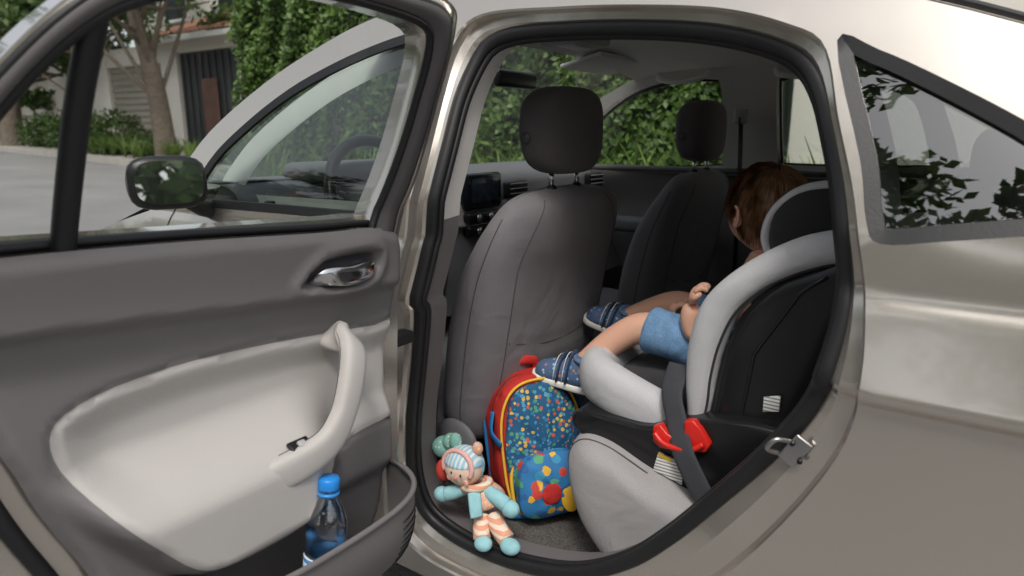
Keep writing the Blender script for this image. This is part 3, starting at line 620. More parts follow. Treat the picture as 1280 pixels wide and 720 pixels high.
skinfig('shirt',[(-.30,.475,.745),(-.305,.478,.80),(-.315,.482,.86),(-.33,.488,.90),(-.322,.405,.872),(-.36,.385,.838),(-.322,.57,.872),(-.36,.59,.835)],[(0,1),(1,2),(2,3),(3,4),(4,5),(3,6),(6,7)],[.083,.08,.08,.052,.042,.036,.042,.036],shirt,ch)
def hand(c,dirv,palmn,nm):
    c=np.array(c);d=np.array(dirv,float);d/=np.linalg.norm(d);n=np.array(palmn,float);n-=d*(n@d);n/=np.linalg.norm(n);s_=np.cross(d,n)
    ell(nm+'_palm',c+d*.014,(.020,.017,.010),skin,ch,20,R=Matrix((tuple(d),tuple(s_),tuple(n))).transposed())
    for i,(o,l) in enumerate(((-.0125,.016),(-.0045,.020),(.0045,.019),(.0125,.015))):
        b=c+d*.026+s_*o
        tube(nm+'_finger_%d'%(i+1),cr([b,b+d*l*.45+n*.004,b+d*l*.7+n*.012,b+d*l*.55+n*.020],4,False),[.0052]*9+[.0050,.0048,.004,.002],skin,ch,seg=10,ref=tuple(s_))
    b=c+d*.010-s_*.014
    tube(nm+'_thumb',cr([b,b-s_*.007+d*.010+n*.005,b-s_*.003+d*.019+n*.011],4,False),[.0065,.0065,.0065,.0065,.006,.0055,.005,.004,.002],skin,ch,seg=10,ref=tuple(n))
hand((-.440,.366,.838),(.35,-.05,1),(1,.2,-.3),'left_hand')
hand((-.505,.538,.784),(-.8,-.5,.1),(0,0,-1),'right_hand')
fdir=Vector((-.80,.58,-.12)).normalized(); up=Vector((0,0,1)); up=(up-fdir*up.dot(fdir)).normalized(); lf=up.cross(fdir)
RH=Matrix((fdir,lf,up)).transposed(); hc=np.array((-.352,.502,1.003))
def G(d,c,w): c=np.array(c,float);c/=np.linalg.norm(c); return math.exp(-((d-c)@(d-c))/(w*w))
def hfn(p,d):
    p=p.copy(); t=max(0,-d[2])
    p[1]*=1-.22*t; p[0]*=1-.10*t*(d[0]<0); 
    p[0]-=.010*(d[0]>0)*d[0]
    k=.013*G(d,(1,0,-.18),.13)+.006*G(d,(1,0,-.02),.12)+.006*G(d,(.75,.5,-.4),.3)+.006*G(d,(.75,-.5,-.4),.3)-.006*G(d,(.9,.33,.05),.16)-.006*G(d,(.9,-.33,.05),.16)+.005*G(d,(.85,0,-.52),.10)+.007*G(d,(.8,0,-.78),.2)+.004*G(d,(.9,0,.5),.4)
    return p+d*k
ell('head',hc,(.086,.071,.084),skin,ch,72,hfn,RH)
def hp(x,y,z): return hc+np.array(RH@Vector((x,y,z)))
eyew=M('eye_white',(.8,.78,.75),.1); iris=M('iris',(.05,.025,.012),.1); lip=M('lips',(.5,.17,.14),.4)
for s_ in(1,-1):
    ell('eye',hp(.066,.026*s_,.004),(.010,.011,.008),eyew,ch,20,R=RH); ell('iris',hp(.0735,.026*s_,.004),(.004,.005,.005),iris,ch,16,R=RH)
    tube('eyebrow',[hp(.075,.014*s_,.022),hp(.073,.026*s_,.026),hp(.066,.038*s_,.022)],.002,M('brow',(.06,.035,.02),.8),ch,seg=6)
    ell('ear',hp(-.004,.071*s_,-.010),(.012,.005,.019),skin,ch,24,R=RH)
    tube('ear_rim',cr([hp(.006,.070*s_,-.022),hp(-.006,.077*s_,-.028),hp(-.016,.078*s_,-.012),hp(-.014,.078*s_,.004),hp(-.002,.074*s_,.010),hp(.008,.069*s_,.002)],5,False),.003,skin,ch,seg=8)
ell('lips',hp(.079,0,-.041),(.005,.014,.006),lip,ch,20,R=RH)
hairm=M('hair',(.20,.098,.045),.36,var=.7,vs=70)
def hcap(p,d):
    p=hfn(p,d)
    inhair=(d[2]>-.45) and not(d[0]>.42 and d[2]<.50) and not (d[0]>.1 and d[2]<.05)
    return p*(1.045 if inhair else .93)
ell('hair_cap',hc,(.086,.071,.084),M('hair_root',(.06,.029,.013),.6,var=.3,vs=60),ch,72,hcap,RH)
HV=[];HF=[]
crn=np.array([-.45,.05,.9]);crn/=np.linalg.norm(crn)
cnt=0
while cnt<4000:
    d=rng.normal(size=3); d/=np.linalg.norm(d)
    if d[2]<-.42 or (d[0]>.38 and d[2]<.50) or (d[0]>.05 and d[2]<.08): continue
    cnt+=1
    t=d-crn*(d@crn); nl=np.linalg.norm(t)
    t=t/nl if nl>1e-3 else np.array([1,0,0.])
    ax=np.cross(crn,t); ax/=np.linalg.norm(ax)
    lock=math.sin(d[0]*11+d[1]*9)*.45+math.sin(d[1]*15-d[2]*13)*.35
    ax=ax+(.45+lock)*d+rng.normal(size=3)*.08; ax/=np.linalg.norm(ax)
    L=rng.uniform(.3,.65); seg=6; base=len(HV); lift=rng.uniform(1.03,1.07)+.04*lock
    for k_ in range(seg+1):
        q=Quaternion(Vector(ax),L*k_/seg); dd=np.array(q@Vector(d)); 
        p=hfn(dd*np.array([.086,.071,.084]),dd)*(lift+.025*math.sin(k_/seg*3.0)+(.05 if k_==seg else 0)*rng.uniform(0,1))
        w=.0012*(1-.85*(k_/seg)**2)
        for sg in(-1,1):
            HV.append(hc+np.array(RH@Vector(p+ax*w*sg)))
    for k_ in range(seg): HF.append((base+2*k_,base+2*k_+1,base+2*k_+3,base+2*k_+2))
mesh('hair_strands',HV,HF,hairm,ch)
shoeb=dotmat('shoe_print',(.075,.13,.24),[(.35,.55,.65),(.5,.2,.12),(.12,.3,.45)],90,.3)
sole=M('shoe_sole',(.72,.70,.64),.6,var=.1)
def shoe(heel,fd,upv,nm,L=.128):
    f=np.array(fd,float);f/=np.linalg.norm(f);u=np.array(upv,float);u-=f*(u@f);u/=np.linalg.norm(u);s_=np.cross(u,f);h=np.array(heel)
    st=np.array([[-.04,.004,.02],[0,.019,.046],[.12,.024,.062],[.28,.026,.062],[.42,.026,.052],[.6,.029,.044],[.78,.030,.036],[.92,.024,.028],[.99,.012,.018],[1.0,.003,.01]])
    rings=[];rs=[]
    for t,w,hh in cr(st,4,False):
        rings.append([h+f*t*L+s_*w*math.copysign(abs(math.cos(a))**.8,math.cos(a))+u*(.012+hh*max(0,math.sin(a))**.8 if math.sin(a)>0 else .012) for a in np.linspace(0,2*math.pi,28,endpoint=False)])
        rs.append([h+f*(t*1.05-.01)*L+s_*(w+.003)*math.copysign(abs(math.cos(a))**.5,math.cos(a))+u*(.0085+.0095*math.copysign(abs(math.sin(a))**.5,math.sin(a))) for a in np.linspace(0,2*math.pi,28,endpoint=False)])
    loft(nm+'_upper',rings,shoeb,ch); loft(nm+'_sole',rs,sole,ch)
    for t,hh in((.34,.062),(.50,.053)):
        tube(nm+'_strap',[h+f*(t*L)+s_*.0285*math.cos(a)+u*(.012+hh*math.sin(a)**.8+.002) for a in np.linspace(.02,math.pi-.02,14)],.009,M('strap',(.04,.07,.14),.7),ch,ref=tuple(f),r2=.0018)
        tube(nm+'_strap_edge',[h+f*(t*L+.010)+s_*.0288*math.cos(a)+u*(.012+hh*math.sin(a)**.8+.002) for a in np.linspace(.02,math.pi-.02,14)],.0010,sole,ch)
    tube(nm+'_collar',[h+f*(.15+.15*math.cos(a))*L+s_*.021*math.sin(a)+u*(.069+.002*math.cos(a)) for a in np.linspace(0,2*math.pi,20,endpoint=False)],.005,M('sock',(.10,.16,.26),.9),ch,True)
shoe((-.640,.342,.618),(-1,-.06,.10),(.12,0,1),'left_shoe'); shoe((-.672,.585,.668),(-1,.0,.28),(.25,-.1,1),'right_shoe',.115)

# ---------------------------------------------------------------- backpack
bk=grp('school_backpack')
red=M('backpack_red',(.52,.035,.03),.85,var=.2,vs=25,bump=.5,bs=600,spec=.25,wrinkle=.9); blu=M('backpack_blue',(.02,.18,.45),.8,var=.15,vs=25,bump=.4,bs=900,wrinkle=.5); yel=M('backpack_yellow',(.80,.47,.04),.65,var=.1)
prn=dotmat('backpack_print',(.015,.10,.22),[(.55,.11,.05),(.08,.32,.48),(.70,.46,.08),(.14,.34,.42),(.03,.20,.38),(.10,.32,.16)],105,.42)
art=dotmat('backpack_art',(.03,.19,.42),[(.58,.06,.04),(.03,.13,.34),(.76,.44,.05),(.05,.30,.50),(.04,.18,.42),(.10,.36,.20)],48,.52)
BT=Matrix.Translation((-.738,.315,.340))@Matrix.Rotation(math.radians(54),4,'Z')@Matrix.Rotation(math.radians(-4),4,'Y')@Matrix.Rotation(math.radians(-8),4,'X')
def bpart(o): 
    o.parent=bk; o.matrix_local=BT@o.matrix_local
    return o
def slab(nm,w,d0,d1,z0,z1,mat,ex=3.6,bul=.02):
    rings=[]
    nS=12
    for i in range(nS+1):
        f=i/nS
        sc=min(1,(1-abs(2*f-1)**6)**(.5)+.0) if 0<f<1 else 0
        y=d0+(d1-d0)*f; sc=.86+.14*sc
        ring=[]
        for k_ in range(64):
            a=2*math.pi*k_/64; c,s_=math.cos(a),math.sin(a)
            e=ex if s_<0 else 2.7
            x=math.copysign(abs(c)**(2/e),c)*w/2*sc*(1-.05*(s_>0)*s_); z=(z0+z1)/2+math.copysign(abs(s_)**(2/e),s_)*(z1-z0)/2*sc
            x+=.003*math.sin(z*45+y*30)
            ring.append((x,y,z))
        rings.append(ring)
    fr=rings[0]; cx=np.mean([p[0] for p in fr]);cz=np.mean([p[2] for p in fr]); ext=[]
    for sc,b in((.2,1.0),(.5,.85),(.75,.55),(.92,.22)):
        ext.append([(cx+(p[0]-cx)*sc,p[1]-bul*b+.0025*math.sin(p[0]*90+p[2]*60),cz+(p[2]-cz)*sc) for p in fr])
    return bpart(loft(nm,ext+rings,mat))
slab('main_body',.195,-.05,.075,0,.305,red)
slab('printed_panel',.165,-.066,-.045,.015,.29,prn,bul=.012)
slab('front_pocket',.155,-.10,-.055,.012,.150,art,bul=.014)
slab('base_panel',.19,-.052,.068,-.004,.05,blu)
def loopt(nm,w,z0,z1,y,m,r=.004):
    P=[]
    for k_ in range(56):
        a=2*math.pi*k_/56;c,s_=math.cos(a),math.sin(a); e=3.6 if s_<0 else 2.7
        P.append((math.copysign(abs(c)**(2/e),c)*w/2,y,(z0+z1)/2+math.copysign(abs(s_)**(2/e),s_)*(z1-z0)/2))
    return bpart(tube(nm,P,r,m,None,True,8,ref=(0,1,0)))
loopt('piping_yellow',.18,.005,.297,-.054,yel,.003); loopt('pocket_piping',.162,.008,.155,-.062,yel,.004); loopt('body_piping',.197,.0,.307,.04,blu,.004); loopt('zip',.192,.002,.302,-.01,M('zip_black',(.02,.02,.02),.5),.003)
bpart(tube('top_handle',cr([(-.03,.03,.295),(-.028,.02,.318),(0,.012,.328),(.028,.02,.318),(.03,.03,.295)],5,False),.010,red,None,r2=.004,ref=(0,1,0)))
for sx in(-1,1): 
    bpart(tube('side_strap',cr([(sx*.095,-.03,.24),(sx*.106,-.04,.20),(sx*.095,-.065,.175)],4,False),.011,blu,None,r2=.003,ref=(sx,0,0)))
    bpart(rbox('buckle',(sx*.087,-.072,.19),(.026,.014,.03),blu,None,.004))
    bpart(tube('shoulder_strap',cr([(sx*.05,.055,.29),(sx*.06,.09,.25),(sx*.065,.09,.15),(sx*.085,.06,.03)],5,False),.018,red,None,r2=.005,ref=(0,1,0)))
bpart(ell('pocket_emblem_red',(-.012,-.1145,.070),(.022,.004,.022),red)); bpart(ell('pocket_emblem_yellow',(.030,-.112,.050),(.022,.005,.030),yel))

# ---------------------------------------------------------------- doll
dl=grp('rag_doll')
dsk=M('doll_skin',(.76,.56,.44),.9,var=.06,bump=.5,bs=500); dte=M('doll_teal',(.30,.56,.60),.9,var=.2,vs=60,bump=.5,bs=700)
dor=dotmat('doll_dress',(.74,.38,.28),[(.85,.75,.6),(.3,.55,.55),(.8,.55,.2)],130,.36); dst=stripemat('doll_stripe',(.78,.66,.52),(.74,.34,.22),85,2,.5); dgr=dotmat('doll_green',(.20,.42,.36),[(.7,.7,.5),(.2,.35,.5)],150,.3)
hoodm=stripemat('doll_hood',(.30,.52,.66),(.66,.70,.66),110,0,.55)
hcd=np.array((-.790,.108,.503))
ell('head',hcd,(.039,.036,.036),dsk,dl,32)
def hood(p,d): return p if (d[2]>.15 or d[1]>.25 or d[0]<-.75) else p*.85
ell('hood',hcd+np.array((-.001,.003,.003)),(.042,.0395,.0395),hoodm,dl,48,hood)
tube('hood_rim',[hcd+np.array((.036*math.cos(a)*.98,-.019+.004*math.sin(a),.009+.031*math.sin(a))) for a in np.linspace(-.5,math.pi+.5,24)],.005,M('doll_pink',(.75,.42,.38),.9),dl)
for sx in(-.010,.012): ell('eye',hcd+np.array((sx+.008,-.0350,.002)),(.0024,.0016,.0034),iris,dl,12)
ell('nose',hcd+np.array((.009,-.0365,-.006)),(.0035,.0035,.003),M('doll_nose',(.6,.2,.15),.8),dl,12)
for sx in(-.018,.024): ell('cheek',hcd+np.array((sx+.006,-.031,-.012)),(.006,.002,.006),M('doll_cheek',(.78,.42,.34),.9),dl,12)
ell('ear_horn',hcd+np.array((-.03,.012,.042)),(.014,.012,.018),dgr,dl,20); ell('ear_horn_2',hcd+np.array((.026,.012,.042)),(.011,.010,.014),dor,dl,20)
ell('green_pompom',(-.862,.135,.515),(.028,.024,.023),dgr,dl,24); ell('green_pompom_2',(-.840,.13,.535),(.018,.018,.018),dgr,dl,20); ell('red_flower',(-.846,.112,.478),(.017,.015,.024),M('doll_red',(.62,.06,.04),.9,var=.2),dl,20)
skinfig('torso',[(-.735,.122,.425),(-.745,.122,.448),(-.762,.118,.474)],[(0,1),(1,2)],[.044,.040,.022],dor,dl)
tube('scarf',[(-.764+.027*math.cos(a),.115+.024*math.sin(a),.471+.007*math.cos(a)) for a in np.linspace(0,2*math.pi,20,endpoint=False)],.008,dst,dl,True)
tube('scarf_tail',cr([(-.750,.090,.468),(-.738,.078,.450),(-.732,.074,.430)],4,False),.013,dte,dl,r2=.004)
tube('arm_right',cr([(-.778,.110,.464),(-.800,.096,.452),(-.820,.088,.444)],5,False),[.013]*6+[.014]*5,dte,dl); ell('hand_right',(-.829,.086,.442),(.018,.015,.015),dte,dl,20)
tube('arm_left',cr([(-.742,.115,.464),(-.712,.110,.462),(-.690,.112,.452)],5,False),[.015]*11,dte,dl); ell('hand_left',(-.680,.112,.447),(.019,.016,.017),dte,dl,20)
tube('leg_left',cr([(-.722,.112,.415),(-.698,.100,.404),(-.675,.092,.394)],5,False),[.017]*11,dst,dl); ell('foot_left',(-.662,.086,.387),(.021,.017,.015),dte,dl,20)
tube('leg_right',cr([(-.740,.105,.415),(-.732,.088,.400),(-.720,.075,.388)],5,False),[.017]*11,dst,dl); ell('foot_right',(-.712,.068,.384),(.018,.017,.014),dte,dl,20)

# ---------------------------------------------------------------- bottle
bo=grp('water_bottle')
b0=np.array((-.704,-.318,.478)); b1=np.array((-.702,-.290,.690)); ax=(b1-b0); LB=np.linalg.norm(ax); ax/=LB
ux=np.cross(ax,(0,1,0));ux/=np.linalg.norm(ux);uy=np.cross(ax,ux)
prof=[(0,.018),(.004,.027),(.012,.0295),(.02,.0285),(.03,.0295),(.045,.0295),(.05,.028),(.10,.028),(.104,.0295),(.110,.0275),(.116,.0295),(.122,.0275),(.128,.0295),(.136,.0285),(.148,.0275),(.165,.021),(.18,.0135),(.188,.0125),(.196,.0125)]
def lathe(nm,prof,m): return loft(nm,[[b0+ax*h+ux*r*math.cos(t)+uy*r*math.sin(t) for t in np.linspace(0,2*math.pi,36,endpoint=False)] for h,r in prof],m,bo)
lathe('bottle_body',prof,glassmat('pet_plastic',(.97,.99,1),3.5))
lathe('bottle_label',[(.070,.0292),(.099,.0292)],stripemat('bottle_label',(.78,.84,.88),(.05,.22,.50),38,2,.75))
lathe('bottle_neck_ring',[(.184,.0155),(.188,.0155)],M('cap_blue_ring',(.03,.25,.65),.35))
lathe('bottle_cap',[(.192,.0145),(.194,.015),(.206,.015),(.209,.013)],M('cap_blue',(.02,.24,.68),.35))

# ---------------------------------------------------------------- setting
def gz(x): return .03*np.clip(-np.asarray(x,float)-5,0,60)
def strip(x0,x1,y0,y1,off,thick=0,nx=30,ny=8):
    X=np.unique(np.r_[np.linspace(x0,x1,nx),[-5.] if x0<-5<x1 else x0,[-65.] if x0<-65<x1 else x0]); Y=np.linspace(y0,y1,ny)
    V=[(x,y,float(gz(x))+off) for x in X for y in Y]; ny=len(Y)
    F=[(i*ny+j,(i+1)*ny+j,(i+1)*ny+j+1,i*ny+j+1) for i in range(len(X)-1) for j in range(ny-1)]
    if thick:
        b=len(V)
        bd=[(i,0) for i in range(len(X))]+[(len(X)-1,j) for j in range(1,ny)]+[(i,ny-1) for i in range(len(X)-2,-1,-1)]+[(0,j) for j in range(ny-2,0,-1)]
        for i,j in bd: p=V[i*ny+j]; V.append((p[0],p[1],p[2]-thick))
        n=len(bd)
        for q in range(n):
            a=bd[q][0]*ny+bd[q][1]; c=bd[(q+1)%n][0]*ny+bd[(q+1)%n][1]; F.append((a,b+q,b+(q+1)%n,c))
    return V,F
asph=M('asphalt',(.21,.205,.20),.85,var=.3,vs=.9,bump=.6,bs=90,bdist=.01)
soil=M('soil_grass',(.07,.08,.035),.95,var=.4,vs=2,bump=.8,bs=20,bdist=.03)
conc=M('sidewalk_concrete',(.34,.32,.29),.85,var=.25,vs=3,bump=.4,bs=60,bdist=.005)
V,F=strip(-200,200,-200,200,-.004,nx=40,ny=20); mesh('ground',V,F,soil,None,False)
st=grp('street')
for i,(a,b,c,d) in enumerate(((-6.6,60,-6.2,2.3),(-13,-6.6,-6.2,60),(-150,-13,-6.2,7.4))):
    V,F=strip(a,b,c,d,0); mesh('lane_%d'%i,V,F,asph,st,False)
sw=grp('sidewalk')
for i,(a,b,c,d) in enumerate(((-6.6,60,2.3,9.3),(-150,-13,7.4,9.6),(-150,60,-9,-6.2))):
    V,F=strip(a,b,c,d,.13,thick=.16); mesh('pavement_%d'%i,V,F,conc,sw,False)
def leaves(P,size,nrm=None,jit=1.0):
    n=len(P); a=rng.normal(size=(n,3)); 
    if nrm is not None: a=a*jit+np.asarray(nrm)*1.2
    a/=np.linalg.norm(a,axis=1)[:,None]; b=rng.normal(size=(n,3)); b-=a*(a*b).sum(1)[:,None]; b/=np.linalg.norm(b,axis=1)[:,None]; c=np.cross(a,b)
    s_=size*rng.uniform(.6,1.3,n)[:,None]
    V=np.stack([P-b*s_,P+c*s_*.5,P+b*s_,P-c*s_*.5],1).reshape(-1,3)
    F=np.arange(4*n).reshape(n,4); return V,F
barkm=M('bark',(.15,.12,.09),.9,var=.4,vs=6,bump=1,bs=12,bdist=.05)
lm1=leafmat('leaves_mid',(.02,.045,.012),(.12,.20,.045)); lm2=leafmat('leaves_ivy',(.02,.05,.010),(.16,.27,.05)); lm3=leafmat('leaves_light',(.05,.09,.02),(.22,.33,.07))
def tree(x,y,h,cr_,r0,lean=0,ncl=45,lv=190,ls=.10,zlow=.4,mat=None,seed=0):
    t=grp('street_tree'); z0=float(gz(x)); rs=np.random.default_rng(seed)
    P=cr([(x,y,z0-.1),(x+lean*.3,y+.05,z0+h*.25),(x+lean*.7,y-.1,z0+h*.5),(x+lean,y,z0+h*.8)],6,False)
    tube('trunk',P,np.linspace(r0*1.2,r0*.35,len(P)),barkm,t,seg=12,ref=(1,0,0))
    pts=[]
    for i in range(ncl):
        f=rs.uniform(.3,1); s_=P[int(f*(len(P)-1))]; a=rs.uniform(0,6.28); rr_=cr_*math.sqrt(rs.uniform(.05,1)); zz_=z0+h*(zlow+(1-zlow)*rs.uniform(0,1))
        e=np.array([x+lean*.6+rr_*math.cos(a),y+rr_*math.sin(a),zz_]); m=(s_+e)/2+np.array([0,0,-.15])
        if i%2==0: tube('limb',cr([s_,m,e],4,False),np.linspace(r0*.3,.012,9),barkm,t,seg=6,ref=(1,0,0))
        k_=rs.normal(size=(lv,3)); k_/=np.linalg.norm(k_,axis=1)[:,None]; pts.append(e+k_*(rs.uniform(.2,1,(lv,1))**.5)*np.array([.7,.7,.45])*rs.uniform(.6,1.3))
    V,F=leaves(np.concatenate(pts),ls); mesh('foliage',V,F,mat or lm1,t,False)
tree(-16.2,7.95,7.4,2.7,.22,-.9,44,160,.10,.46,seed=1)
tree(-25,7.9,8,3.0,.28,.6,50,180,.13,.22,seed=2); tree(-20.8,8.2,7.2,2.3,.14,.3,38,160,.11,.46,seed=3)
tree(-33,8.2,8,3.5,.28,-.5,50,150,.17,.2,seed=4); tree(-29,9.0,6,3.0,.2,.2,40,150,.16,.2,seed=5,mat=lm1); tree(-44,8.0,9,4.5,.3,.2,45,150,.25,.15,seed=6)
tree(-50,-3,10,6,.3,.2,45,150,.3,.1,seed=16)
for i,(x,y,h) in enumerate(((-12,-10,6.5),(-7,-9.6,7),(-2.6,-8.4,9),(2.2,-8.6,9.5),(6.5,-9.4,7.5),(11,-9.8,7))):
    tree(x,y,h,2.6,.2,.2,34,125,.15,.30,seed=20+i)
hd=grp('ivy_hedge')
x0,x1,yf,hh=-6.35,-1.15,3.55,2.30
NX,NZ=90,40
V=[]
for i in range(NX+1):
    for j in range(NZ+1):
        x=x0+(x1-x0)*i/NX; z=.1+hh*j/NZ
        V.append((x,yf+.06*math.sin(x*5+z*3)+.05*math.sin(x*13-z*9),z))
F=[(i*(NZ+1)+j,(i+1)*(NZ+1)+j,(i+1)*(NZ+1)+j+1,i*(NZ+1)+j+1) for i in range(NX) for j in range(NZ)]
core=M('hedge_core',(.018,.035,.012),.9,var=.5,vs=8)
mesh('core',V,F,core,hd); rbox('backing_wall',((x0+x1)/2,yf+.32,hh/2+.1),(x1-x0-.04,.4,hh),core,hd,.05)
n=40000
P=np.stack([rng.uniform(x0-.05,x1+.05,n),np.zeros(n),rng.uniform(.1,hh+.2,n)],1)
P[:,1]=yf+.06*np.sin(P[:,0]*5+P[:,2]*3)+.05*np.sin(P[:,0]*13-P[:,2]*9)-rng.uniform(0,.12,n)
V,F=leaves(P,.034,(0,-1,.4),.8); mesh('foliage',V,F,lm2,hd,False)
n=5000; P=np.stack([rng.uniform(x0,x1,n),yf+rng.uniform(-.05,.5,n),hh+.05+rng.uniform(0,.22,n)],1); V,F=leaves(P,.045); mesh('foliage_top',V,F,lm2,hd,False)
n=3000; P=np.stack([x0-rng.uniform(0,.12,n),yf+rng.uniform(-.05,.5,n),rng.uniform(.1,hh+.15,n)],1); V,F=leaves(P,.045); mesh('foliage_end',V,F,lm2,hd,False)
stucco=M('white_stucco',(.74,.70,.63),.9,var=.12,vs=1.5,bump=.4,bs=60,bdist=.004)
wl=grp('garden_wall'); rbox('wall',(3.0,3.85,1.4),(8.2,.25,2.6),stucco,wl,.01); rbox('coping',(3.0,3.85,2.75),(8.3,.34,.08),conc,wl,.01)
def straps(nm,x0,x1,y0,y1,nc,zb,Lm,m,wd=.014,per=26):
    V=[];F=[]
    for _ in range(nc):
        cx,cy=rng.uniform(x0,x1),rng.uniform(y0,y1); zb_=zb+float(gz(cx))
        for k_ in range(per):
            a=rng.uniform(0,6.28); L=Lm*rng.uniform(.6,1.1); b=len(V); sp=rng.uniform(.3,.8)
            for q in range(6):
                f=q/5; r=L*f*sp*(.3+.7*f); z=zb_+L*(f-.45*f*f*sp*1.3); w=wd*(1-f**2*.9)
                px,py=cx+r*math.cos(a),cy+r*math.sin(a)
                V+= [(px-w*math.sin(a),py+w*math.cos(a),z),(px+w*math.sin(a),py-w*math.cos(a),z)]
            for q in range(5): F.append((b+2*q,b+2*q+1,b+2*q+3,b+2*q+2))
    return mesh(nm,V,F,m,None,False)
straps('agapanthus_bed',-6,3,2.95,3.35,110,.13,1.2,lm3,.018)
straps('agapanthus_bed',-20.5,-14,7.75,8.8,60,.13,.7,lm3,.02)
def bush(x,y,z,r,n,m,ls=.06):
    k_=rng.normal(size=(n,3)); k_/=np.linalg.norm(k_,axis=1)[:,None]; q=k_*(rng.uniform(.3,1,(n,1))**.4)*r*(1+.2*np.sin(k_[:,:1]*7+k_[:,2:]*5))
    q[:,2]*=.85
    V,F=leaves(q+np.array([x,y,z+float(gz(x))+.1]),ls); mesh('shrub',V,F,m,None,False)
for x,y,r in((-17.6,8.5,.45),(-19.6,8.4,.8),(-22.5,8.7,.8),(-24,8.5,.7),(-14.6,8.7,.5)): bush(x,y,r*.6,r,2200,lm1)
hs=grp('white_house'); HY=9.7
def hb(nm,x0,x1,y0,y1,z0,z1,m,bev=.01): return rbox(nm,((x0+x1)/2,(y0+y1)/2,(z0+z1)/2),(x1-x0,y1-y0,z1-z0),m,hs,bev)
hb('front_wall_right',-15.7,-10.5,HY,HY+.3,0,3.3,stucco); hb('front_wall_mid',-19.25,-18.45,HY,HY+.3,0,3.5,stucco); hb('front_wall_left',-40,-22.3,HY,HY+.3,0,3.4,stucco)
hb('lintel_gate',-18.44,-15.71,HY+.01,HY+.29,3.2,3.5,stucco); hb('lintel_garage',-22.29,-19.26,HY+.01,HY+.29,3.0,3.5,stucco)
gm=M('gate_steel',(.06,.062,.066),.5,var=.2); slat=M('garage_slats',(.34,.31,.26),.6,var=.1)
hb('gate_panel',-18.44,-15.71,HY+.12,HY+.18,.3,3.2,gm)
for i in range(9): hb('gate_bar',-18.35+i*.31,-18.31+i*.31,HY+.06,HY+.115,.35,3.15,gm,.004)
hb('gate_plaque',-17.4,-16.7,HY+.03,HY+.055,1.1,2.5,M('gate_panel_red',(.16,.085,.065),.7,var=.6,vs=3))
hb('garage_door',-22.29,-19.26,HY+.12,HY+.18,.4,3.0,slat)
for i in range(14): hb('garage_slat',-22.28,-19.27,HY+.09,HY+.118,.5+i*.18,.6+i*.18,slat,.004)
hb('upper_storey',-24,-12.5,HY+2.2,HY+8,3.2,7.5,stucco)
for xw in(-22,-19,-15.5): 
    hb('window_glass',xw-.6,xw+.6,HY+2.16,HY+2.19,4.6,5.9,M('dark_pane',(.04,.05,.06),.1)); hb('window_frame',xw-.68,xw+.68,HY+2.10,HY+2.155,5.9,6.0,white); hb('window_sill',xw-.7,xw+.7,HY+2.05,HY+2.155,4.5,4.6,white)
tile=M('terracotta',(.36,.18,.12),.85,var=.45,vs=5)
V=[]
nx=180
for i in range(nx+1):
    x=-19.5+9.0*i/nx
    for j in range(12):
        f=j/11; V.append((x,HY-.5+2.9*f,3.55+1.15*f+.05*abs(math.sin(i*math.pi/4))-.03*(j%2)))
F=[(i*12+j,(i+1)*12+j,(i+1)*12+j+1,i*12+j+1) for i in range(nx) for j in range(11)]
mesh('tile_roof',V,F,tile,hs,False); hb('eave_board',-19.5,-10.5,HY-.5,HY-.42,3.40,3.53,white)
ow=grp('boundary_wall'); rbox('wall',(-2,-11.2,1.0),(40,.3,1.8),stucco,ow,.01); rbox('coping',(-2,-11.2,1.95),(40,.4,.1),conc,ow,.01)
oh=grp('neighbour_house'); rbox('body',(6,-16,3.2),(9,7,6.4),stucco,oh,.02); rbox('roof',(6,-16,6.55),(10,8,.3),tile,oh,.05)
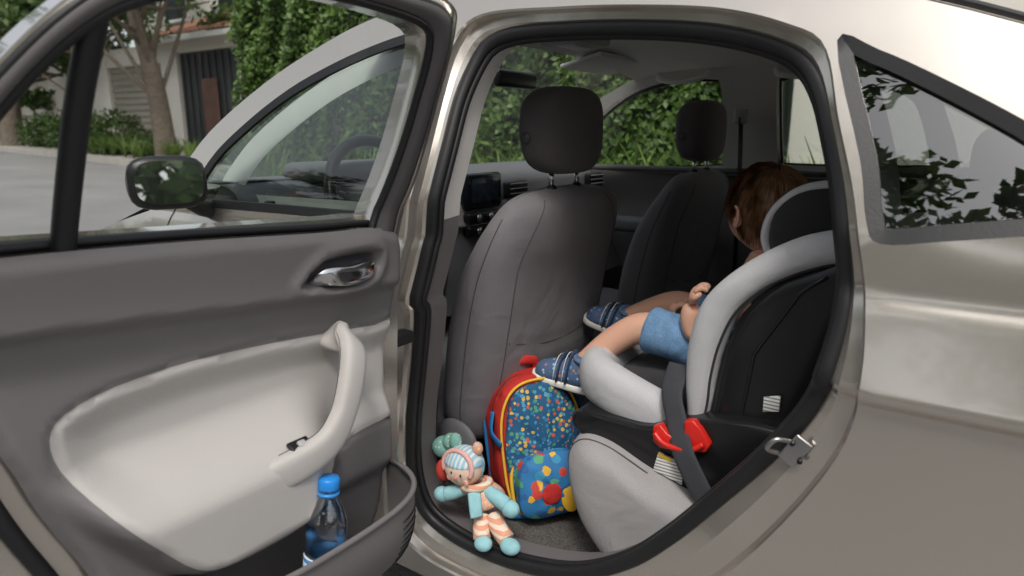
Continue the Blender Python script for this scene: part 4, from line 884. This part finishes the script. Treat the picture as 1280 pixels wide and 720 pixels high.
for xw in(3.5,6,8.5): rbox('window',(xw,-12.48,4.3),(1.2,.06,1.3),M('pane',(.05,.06,.07),.1),oh,.01)
n=16000; th=rng.uniform(0,2*math.pi,n); rr_=rng.uniform(70,85,n); P=np.stack([rr_*np.cos(th),rr_*np.sin(th),rng.uniform(0,1,n)**1.3*(11+3*np.sin(th*9)+2*np.sin(th*23))+1],1)
V,F=leaves(P,1.5); mesh('distant_trees',V,F,lm1,None,False)

# ---------------------------------------------------------------- light, world, camera
w=bpy.data.worlds.new('World'); scn.world=w; w.use_nodes=True; N=w.node_tree.nodes; L=w.node_tree.links
sky=N.new('ShaderNodeTexSky'); sky.sky_type='NISHITA'; sky.sun_disc=False
el=math.radians(55)
sd=Vector((.45,-.75,0)).normalized(); sunv=Vector((sd.x*math.cos(el),sd.y*math.cos(el),math.sin(el)))
sky.sun_elevation=el; sky.sun_rotation=math.atan2(sd.x,sd.y)
sky.air_density=1.0; sky.dust_density=4.0; sky.ozone_density=1
hs_=N.new('ShaderNodeHueSaturation'); hs_.inputs['Saturation'].default_value=.3; hs_.inputs['Value'].default_value=1.35
L.new(sky.outputs[0],hs_.inputs['Color']); bg=N['Background']; L.new(hs_.outputs[0],bg.inputs[0]); bg.inputs[1].default_value=.15
sl_=bpy.data.lights.new('sun','SUN'); sl_.energy=1.5; sl_.angle=math.radians(12); sl_.color=(1,.96,.9)
so=link(bpy.data.objects.new('sun',sl_)); so.rotation_euler=(-sunv).to_track_quat('-Z','Y').to_euler()
cd=bpy.data.cameras.new('camera'); cam=link(bpy.data.objects.new('camera',cd)); cam.location=(0,-.85,1.15)
p=math.radians(12.9);yw=math.radians(35.1)
fw=Vector((-math.sin(yw)*math.cos(p),math.cos(yw)*math.cos(p),-math.sin(p)))
cam.rotation_euler=fw.to_track_quat('-Z','Y').to_euler()
cd.sensor_width=36; cd.lens=24; cd.clip_start=.02; cd.clip_end=600
cd.dof.use_dof=True; cd.dof.focus_distance=1.3; cd.dof.aperture_fstop=4.5
scn.camera=cam
scn.view_settings.view_transform='Standard'; scn.view_settings.look='None'; scn.view_settings.exposure=0
